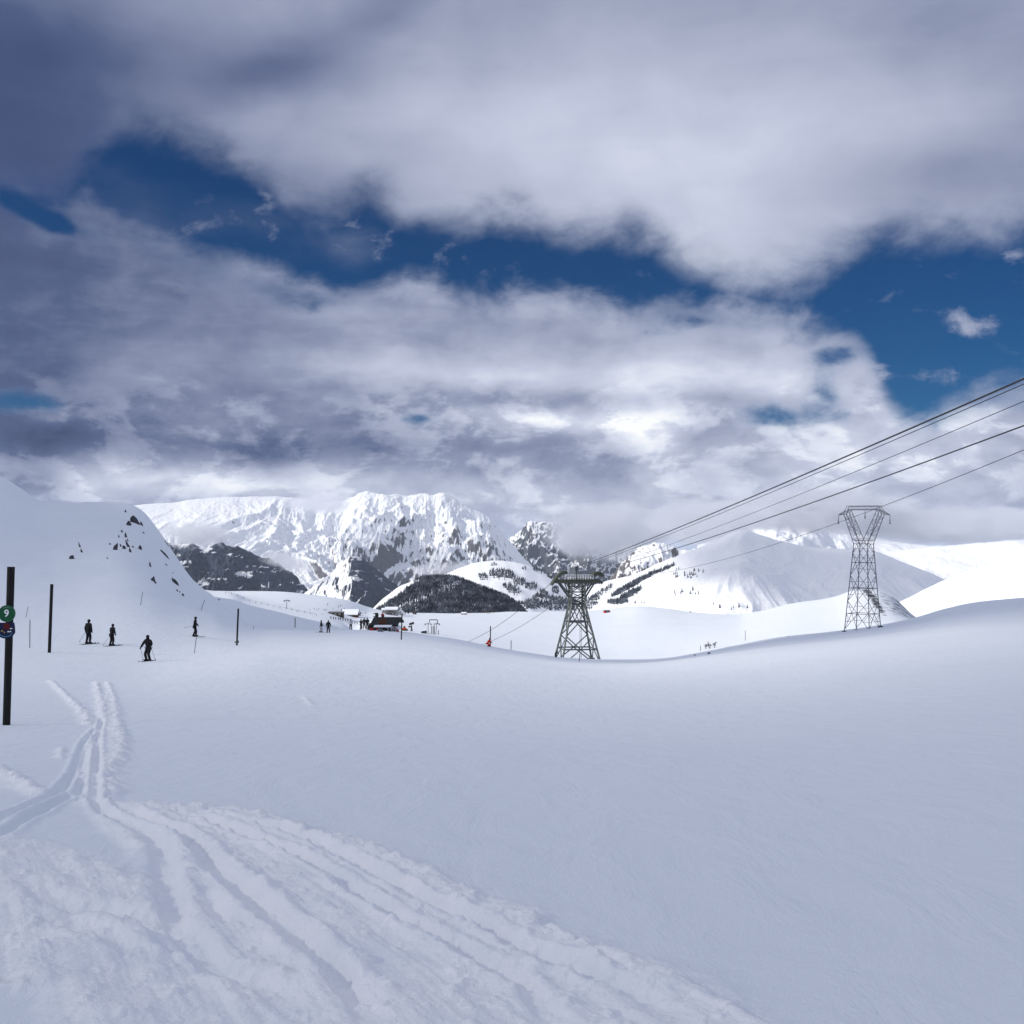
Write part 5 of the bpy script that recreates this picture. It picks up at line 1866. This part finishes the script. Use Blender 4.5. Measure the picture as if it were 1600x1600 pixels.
lift_tower(448, 951, 936.5, 8, 'cross-shaped lift tower on the plateau above the lit bowl', wheels=True)
e1 = lift_tower(669, 990, 972.5, 10, 'left grey lift tower of the pair beyond the slope edge')
e2 = lift_tower(680, 991, 972.5, 9, 'right leaning grey lift tower of the pair beyond the slope edge', lean=2.5)
p, s_ = site(675, 990.5)
e = tag(empty('gantry', p), 'thin steel gantry frame joining the tops of the paired lift towers', 'gantry')
mb = MB()
mb.beam((-4.5 * s_, 1.5, 21.5 * s_), (8 * s_, 1.5, 21.5 * s_), .35)
mb.beam((-4.5 * s_, 1.5, 17 * s_), (-3.5 * s_, 1.5, 21.5 * s_), .3); mb.beam((8 * s_, 1.5, 21.5 * s_), (8.8 * s_, 1.5, 15 * s_), .3)
mb.build('beam', STEEL, e)
for x in (-1, 1.5, 3.5, 9.5):
    mb = MB(); mb.beam((x * s_, 2, -4), (x * s_, 2, (12 if x < 9 else 5) * s_), .3); mb.build('upright', STEEL, e)
p, s_ = site(663, 989.5)
e = tag(empty('lift_shelter', p), 'low dark shelter at the foot of the left lift tower', 'shelter')
mb = MB(); mb.prism([(-4.5 * s_, -3), (3.5 * s_, -3), (3.5 * s_, 4.6 * s_), (-4.5 * s_, 3.2 * s_)], -2, 2); mb.build('wall', DARKSTEEL, e)
mb = MB(); mb.prism([(-5.2 * s_, 3.3 * s_), (4.2 * s_, 4.9 * s_), (4.2 * s_, 5.6 * s_), (-5.2 * s_, 4.0 * s_)], -2.6, 2.6); mb.build('roof', ROOFSNOW, e)
mb = MB(); mb.box((-1 * s_, -2.02, 2 * s_), (2.4 * s_, .06, 1.6 * s_)); mb.build('window', GLASS, e)

# stakes and rope along the rim of the lit bowl
p0 = hit(352, 929)
e = tag(empty('rope_fence', p0), 'thin rope fence on short stakes along the rim of the lit bowl', 'fence')
prev = None
mbr = MB()
for k in range(16):
    px = 352 + k * 9.5
    q = hit(px, float(L_py(px)) + 1.4)
    s_ = q.length / F
    mb = MB(); mb.tube(q - p0 - Vector((0, 0, .4)), q - p0 + Vector((0, 0, 3.0 * s_)), .28 * s_, n=6); mb.build('stake', GREYSTAKE, e)
    t = q - p0 + Vector((0, 0, 2.6 * s_))
    if prev is not None: mbr.tube(prev, t, .10 * s_, n=4)
    prev = t
mbr.build('rope', GREYSTAKE, e)

# ------------------------------------------------------------------ single trees and bushes
def tree_meshes(seed):
    r_ = random.Random(seed)
    tr = MB(); tr.tube((0, 0, -.1), (0, 0, .55), .035, .015, n=6)
    v, f = [], []
    for k in range(150):
        z = r_.uniform(.12, 1.0)
        rr = (1 - z) * .26 + .015
        t = r_.random() * 6.28
        ln = rr * r_.uniform(.6, 1.15)
        n = len(v)
        c, s_ = math.cos(t), math.sin(t)
        wv_ = .05 * (1.2 - z)
        v += [(c * ln * .1 - s_ * wv_, s_ * ln * .1 + c * wv_, z), (c * ln * .1 + s_ * wv_, s_ * ln * .1 - c * wv_, z), (c * ln, s_ * ln, z - .07 * r_.uniform(.4, 1.4)), (c * ln * .5, s_ * ln * .5, z + .03)]
        f += [(n, n + 1, n + 2), (n, n + 2, n + 3), (n + 1, n + 3, n + 2)]
    a = bpy.data.meshes.new('trunk'); a.from_pydata([tuple(q) for q in tr.v], [], tr.f); a.materials.append(BARK)
    b = bpy.data.meshes.new('crown'); b.from_pydata(v, [], f); b.materials.append(NEEDLES)
    return a, b


TREES = [tree_meshes(k) for k in range(4)]


def tree(px, py, hpx, lab, group, k=0):
    p, s_ = site(px, py)
    e = tag(empty('fir_tree', p, k * 1.3), lab, 'tree', group)
    h = hpx * s_
    e.scale = (h, h, h)
    for nm, me in zip(('trunk', 'crown'), TREES[k % 4]):
        o = bpy.data.objects.new(nm, me); COL.objects.link(o); o.parent = e
    return e


SPT = [(455, 953, 3), (484, 953.5, 2.5), (491, 952.5, 3.5), (495, 954, 2.6), (498, 953, 3), (506.5, 954.5, 3.6), (509.5, 954, 3.4), (512, 946, 4), (520.5, 952.5, 3), (529, 949.5, 4), (532.5, 947.8, 3.6), (503, 961, 3), (464, 956, 3),
       (534, 955, 4.5), (538, 953.5, 4), (562, 954.5, 3), (571, 958.5, 3.4), (567, 960, 3)]
for k, (px, py, h) in enumerate(SPT):
    tree(px, py, h, 'tiny dark fir on the snowy plateau around the ski station', 'firs on the plateau', k)
tree(638, 959.5, 8, 'slim fir left of the tiny cabin beside the white chalet', 'firs by the chalet', 1)
tree(633, 960.0, 6.5, 'short fir close to the snow-covered shed of the chalet', 'firs by the chalet', 2)


def bush_mesh(seed):
    r_ = random.Random(seed)
    st = MB()
    v, f = [], []
    for k in range(9):
        a = Vector((0, 0, -.1))
        t = r_.random() * 6.28
        b = Vector((math.cos(t) * r_.uniform(.1, .4), math.sin(t) * r_.uniform(.1, .4), r_.uniform(.4, .95)))
        st.tube(a, b, .02, .008, n=4)
        for q in range(12):
            c = b + Vector((r_.gauss(0, .10), r_.gauss(0, .10), r_.gauss(0, .09)))
            s_ = r_.uniform(.03, .075)
            n = len(v)
            u = Vector((r_.gauss(0, 1), r_.gauss(0, 1), r_.gauss(0, 1))).normalized()
            w = u.orthogonal().normalized()
            v += [c + u * s_, c + w * s_, c - u * s_, c - w * s_]
            f.append((n, n + 1, n + 2, n + 3))
    a = bpy.data.meshes.new('stem'); a.from_pydata([tuple(q) for q in st.v], [], st.f); a.materials.append(BARK)
    b = bpy.data.meshes.new('foliage'); b.from_pydata([tuple(q) for q in v], [], f); b.materials.append(NEEDLES)
    return a, b


for k, (px, py, h, lab) in enumerate(((1103, 1014.5, 8, 'left dark leafy bush of the three on the slope'), (1109, 1013, 10, 'tallest dark leafy bush in the middle of the three'), (1116.5, 1012, 8, 'right dark leafy bush of the three on the slope'))):
    p, s_ = site(px, py)
    e = tag(empty('bush', p, k), lab, 'bush', 'bushes on the slope')
    e.scale = (h * s_,) * 3
    for nm, me in zip(('stem', 'foliage'), bush_mesh(k + 3)):
        o = bpy.data.objects.new(nm, me); COL.objects.link(o); o.parent = e
for px, py, w, hgt, lab in ((1108, 1021.5, 5, 4, 'dark boulder just below the three bushes on the slope'), (1086, 1023.8, 5, 1.6, 'low dark stone left below the bushes on the slope edge'), (1232, 994.5, 3, 1.2, 'tiny dark stone on the slope edge left of the power pylon'),
                            (1079, 956.5, 3, 2.2, 'tiny dark stone on the crest below the bright snow hill'), (1376, 980, 8, 4, 'dark rock at the right foot of the power pylon')):
    p, s_ = site(px, py)
    o = bpy.data.objects.new('boulder', ROCKS[int(px) % 6]); COL.objects.link(o)
    o.location = p; o.scale = (w * s_ * .5, w * s_ * .5, hgt * s_ * .6)
    tag(o, lab, 'boulder', 'boulders in the snow')

# ------------------------------------------------------------------ unseen cloud bank, added toward the sun to shade the near slopes
def shading_sheet():
    base = 760.0
    off = (base + 8) / SV.z
    cx, cy = 30 + SV.x * off, 130 + SV.y * off
    n = 90
    a = np.linspace(-1, 1, n)
    A, B = np.meshgrid(a, a)
    ex = np.clip(1 - np.maximum(np.abs(A), np.abs(B)) ** 4, 0, 1) ** 0.5
    X, Y = cx + A * 760, cy + B * 760
    top = base + ex * (110 + 60 * fbm(X / 160, Y / 160, 5))
    bot = base - ex * (25 + 18 * fbm(X / 200 + 9, Y / 200, 4))
    Pt, Pb = np.stack([X, Y, top], -1).reshape(-1, 3), np.stack([X, Y, bot], -1).reshape(-1, 3)
    i = np.arange(n * n).reshape(n, n)
    f = [(int(i[r, c]), int(i[r, c + 1]), int(i[r + 1, c + 1]), int(i[r + 1, c])) for r in range(n - 1) for c in range(n - 1)]
    fb = [(q[3] + n * n, q[2] + n * n, q[1] + n * n, q[0] + n * n) for q in f]
    m = bpy.data.materials.new('thick_shade_cloud')
    m.use_nodes = True
    nt = NT(m.node_tree)
    m.node_tree.nodes.clear()
    g = nt.new('ShaderNodeNewGeometry').outputs['Position']
    x, y, z = nt.sep(g)
    h = nt.m('ADD', z, 8.0)
    gx = nt.m('SUBTRACT', x, nt.m('MULTIPLY', h, SV.x / SV.z))
    gy = nt.m('SUBTRACT', y, nt.m('MULTIPLY', h, SV.y / SV.z))
    ns = nt.m('SUBTRACT', nt.noise(g, 1 / 130, 6, 0.6), 0.5)
    yb = nt.m('ADD', 235.0, nt.m('ADD', nt.m('MULTIPLY', nt.smooth(gx, -20, 190), 225.0), nt.m('MULTIPLY', nt.m('SUBTRACT', 1.0, nt.smooth(gx, -85, -15)), 155.0)))
    d = nt.m('SUBTRACT', yb, gy)
    al = nt.smooth(nt.m('ADD', d, nt.m('MULTIPLY', ns, 40.0)), -28, 28)
    for v, lo, hi in ((gx, -680, -480), (gx, 680, 480), (gy, -480, -330)):
        n_ = nt.smooth(v, lo, hi) if lo < hi else nt.m('SUBTRACT', 1.0, nt.smooth(v, hi, lo))
        al = nt.m('MULTIPLY', al, n_)
    # sheet thinned here so that sun brightens the middle of the slope
    ddx = nt.m('DIVIDE', nt.m('SUBTRACT', gx, 12.0), 62.0)
    ddy = nt.m('DIVIDE', nt.m('SUBTRACT', gy, 105.0), 80.0)
    leak = nt.m('EXPONENT', nt.m('MULTIPLY', nt.m('ADD', nt.m('MULTIPLY', ddx, ddx), nt.m('MULTIPLY', ddy, ddy)), -0.7))
    al = nt.m('MULTIPLY', al, nt.m('SUBTRACT', 0.93, nt.m('MULTIPLY', leak, LEAK)))
    tr = nt.new('ShaderNodeBsdfTransparent')
    df = nt.new('ShaderNodeBsdfDiffuse')
    df.inputs[0].default_value = (0.8, 0.8, 0.8, 1)
    tl = nt.new('ShaderNodeBsdfTranslucent')
    tl.inputs[0].default_value = (0.8, 0.8, 0.8, 1)
    mx = nt.new('ShaderNodeMixShader')
    mx.inputs[0].default_value = 0.4
    nt.l.new(df.outputs[0], mx.inputs[1])
    nt.l.new(tl.outputs[0], mx.inputs[2])
    mm = nt.new('ShaderNodeMixShader')
    nt.put(mm.inputs[0], al)
    nt.l.new(tr.outputs[0], mm.inputs[1])
    nt.l.new(mx.outputs[0], mm.inputs[2])
    o = nt.new('ShaderNodeOutputMaterial')
    nt.l.new(mm.outputs[0], o.inputs[0])
    ob = mesh_obj('shade_cloud', list(Pt) + list(Pb), f + fb, m, None, True)
    tag(ob, kind='stuff')


LEAK = 0.83
MIST = True
HAZE = 1.2e-5
shading_sheet()


def shading_patch(name, base, blobs, seed):
    """an unseen broken sheet, added further up to shade parts of the far snow hills"""
    off = (base + 50) / SV.z
    cx = sum(b[0] for b in blobs) / len(blobs) + SV.x * off
    cy = sum(b[1] for b in blobs) / len(blobs) + SV.y * off
    n = 80
    a = np.linspace(-1, 1, n)
    A, B = np.meshgrid(a, a)
    ex = np.clip(1 - np.maximum(np.abs(A), np.abs(B)) ** 4, 0, 1) ** 0.5
    X, Y = cx + A * 800, cy + B * 1400
    top = base + ex * (160 + 90 * fbm(X / 300 + seed, Y / 300, 5))
    bot = base - ex * (40 + 25 * fbm(X / 300 + 9, Y / 300, 4))
    P_ = np.concatenate([np.stack([X, Y, top], -1).reshape(-1, 3), np.stack([X, Y, bot], -1).reshape(-1, 3)])
    i = np.arange(n * n).reshape(n, n)
    f = [(int(i[r, c]), int(i[r, c + 1]), int(i[r + 1, c + 1]), int(i[r + 1, c])) for r in range(n - 1) for c in range(n - 1)]
    f += [(q[3] + n * n, q[2] + n * n, q[1] + n * n, q[0] + n * n) for q in f]
    m = bpy.data.materials.new('broken_shade_cloud')
    m.use_nodes = True
    nt = NT(m.node_tree)
    m.node_tree.nodes.clear()
    g = nt.new('ShaderNodeNewGeometry').outputs['Position']
    x, y, z = nt.sep(g)
    h = nt.m('ADD', z, 50.0)
    gx = nt.m('SUBTRACT', x, nt.m('MULTIPLY', h, SV.x / SV.z))
    gy = nt.m('SUBTRACT', y, nt.m('MULTIPLY', h, SV.y / SV.z))
    tot = None
    for bx, by, sx, sy, am in blobs:
        u = nt.m('DIVIDE', nt.m('SUBTRACT', gx, float(bx)), float(sx))
        v = nt.m('DIVIDE', nt.m('SUBTRACT', gy, float(by)), float(sy))
        w = nt.m('MULTIPLY', nt.m('EXPONENT', nt.m('MULTIPLY', nt.m('ADD', nt.m('MULTIPLY', u, u), nt.m('MULTIPLY', v, v)), -0.8)), am)
        tot = w if tot is None else nt.m('ADD', tot, w)
    ns = nt.m('SUBTRACT', nt.noise(g, 1 / 420, 6, 0.55), 0.5)
    lx, ly, lz = nt.sep(nt.new('ShaderNodeTexCoord').outputs['Generated'])
    bl = nt.m('MULTIPLY', nt.m('MULTIPLY', nt.smooth(lx, 0.0, 0.15), nt.smooth(nt.m('SUBTRACT', 1.0, lx), 0.0, 0.15)), nt.m('MULTIPLY', nt.smooth(ly, 0.0, 0.12), nt.smooth(nt.m('SUBTRACT', 1.0, ly), 0.0, 0.12)))
    tot = nt.m('SUBTRACT', tot, nt.m('MULTIPLY', nt.m('SUBTRACT', 1.0, bl), 1.5))
    al = nt.m('MULTIPLY', nt.smooth(nt.m('ADD', tot, nt.m('MULTIPLY', ns, 1.3)), 0.10, 1.05), 0.60)
    tr = nt.new('ShaderNodeBsdfTransparent')
    df = nt.new('ShaderNodeBsdfDiffuse')
    mm = nt.new('ShaderNodeMixShader')
    nt.put(mm.inputs[0], al)
    nt.l.new(tr.outputs[0], mm.inputs[1])
    nt.l.new(df.outputs[0], mm.inputs[2])
    o = nt.new('ShaderNodeOutputMaterial')
    nt.l.new(mm.outputs[0], o.inputs[0])
    tag(mesh_obj(name, list(P_), f, m, None, True), kind='stuff')


shading_patch('shade_cloud', 1500.0, [(900, 3000, 330, 380, 1.15), (640, 3000, 160, 330, .6)], 1.0)  # added out of view to darken the right snow hill


# ------------------------------------------------------------------ mist round the peaks, and the air
def mist(px, py, dist, wpx, hpx, depth, dens, nsc=2.2, thr=0.42, seed=0.0, tilt=0.0):
    c = Vector((0, 0, EYE)) + Vector([float(k) for k in ray(px, py)]) / float(ray(px, py)[1]) * dist
    s_ = dist / F
    bm = bmesh.new()
    bmesh.ops.create_icosphere(bm, subdivisions=4, radius=1.0)
    me = bpy.data.meshes.new('mist')
    bm.to_mesh(me)
    bm.free()
    m = bpy.data.materials.new('mist')
    m.use_nodes = True
    nt = NT(m.node_tree)
    m.node_tree.nodes.clear()
    co = nt.new('ShaderNodeTexCoord').outputs['Object']
    r2 = nt.v('DOT_PRODUCT', co, co, out=1)
    fall = nt.m('SUBTRACT', 1.0, r2, clamp=True)
    asp = wpx / hpx
    st = nt.v('MULTIPLY_ADD', co, (asp ** .5, depth / (hpx * s_) * .35, 1.0), (seed, seed * 2, -seed))
    n = nt.noise(st, nsc, 6, 0.58, 0.6)
    d = nt.smooth(nt.m('ADD', n, nt.m('MULTIPLY', nt.m('SUBTRACT', fall, 0.5), 0.55)), thr, thr + 0.26)
    d = nt.m('MULTIPLY', nt.m('MULTIPLY', d, nt.smooth(fall, 0.0, 0.45)), dens)
    pv = nt.new('ShaderNodeVolumePrincipled')
    pv.inputs['Color'].default_value = (0.93, 0.95, 1.0, 1)
    pv.inputs['Anisotropy'].default_value = 0.2
    nt.put(pv.inputs['Density'], d)
    o = nt.new('ShaderNodeOutputMaterial')
    nt.l.new(pv.outputs[0], o.inputs['Volume'])
    ob = link_mesh('mist', me, m)
    ob.location = c
    ob.rotation_euler = (0, tilt, -float(az_of(px)))
    ob.scale = (wpx * s_, depth, hpx * s_)
    tag(ob, kind='stuff')


if MIST:
    mist(310, 835, 7600, 75, 26, 500, 0.006, 2.0, .44, 1.0)
    mist(450, 878, 6900, 60, 20, 350, 0.005, 2.2, .45, 2.0, .25)
    mist(500, 786, 9600, 70, 24, 600, 0.0028, 2.0, .42, 3.0)
    mist(955, 832, 11000, 150, 62, 900, 0.0028, 1.8, .39, 4.0)
    mist(1110, 815, 9000, 130, 48, 900, 0.004, 1.8, .38, 5.0)
    mist(1270, 797, 9500, 190, 46, 900, 0.005, 2.2, .38, 6.0)
    mist(1500, 822, 9500, 230, 36, 1000, 0.004, 2.4, .36, 7.0)
    mist(700, 890, 8200, 90, 18, 400, 0.003, 2.0, .46, 8.0)
if HAZE:
    m = bpy.data.materials.new('haze')
    m.use_nodes = True
    nt = NT(m.node_tree)
    m.node_tree.nodes.clear()
    pv = nt.new('ShaderNodeVolumePrincipled')
    pv.inputs['Color'].default_value = (0.76, 0.86, 1.0, 1)
    pv.inputs['Density'].default_value = HAZE
    o = nt.new('ShaderNodeOutputMaterial')
    nt.l.new(pv.outputs[0], o.inputs['Volume'])
    mb = MB()
    mb.box((0, 0, (-722 + 675) / 2), (142000, 142000, 675 + 722))
    tag(mb.build('haze', m), kind='stuff')

# ------------------------------------------------------------------ render settings
S.view_settings.view_transform = 'Standard'
S.view_settings.look = 'None'
S.view_settings.exposure = 0.14
S.view_settings.gamma = 1.0
S.view_settings.use_curve_mapping = False
S.cycles.use_denoising = True
try: S.cycles.denoiser = 'OPENIMAGEDENOISE'
except Exception: pass
S.cycles.max_bounces = 8
S.cycles.diffuse_bounces = 4
S.cycles.transparent_max_bounces = 16
S.cycles.volume_bounces = 2
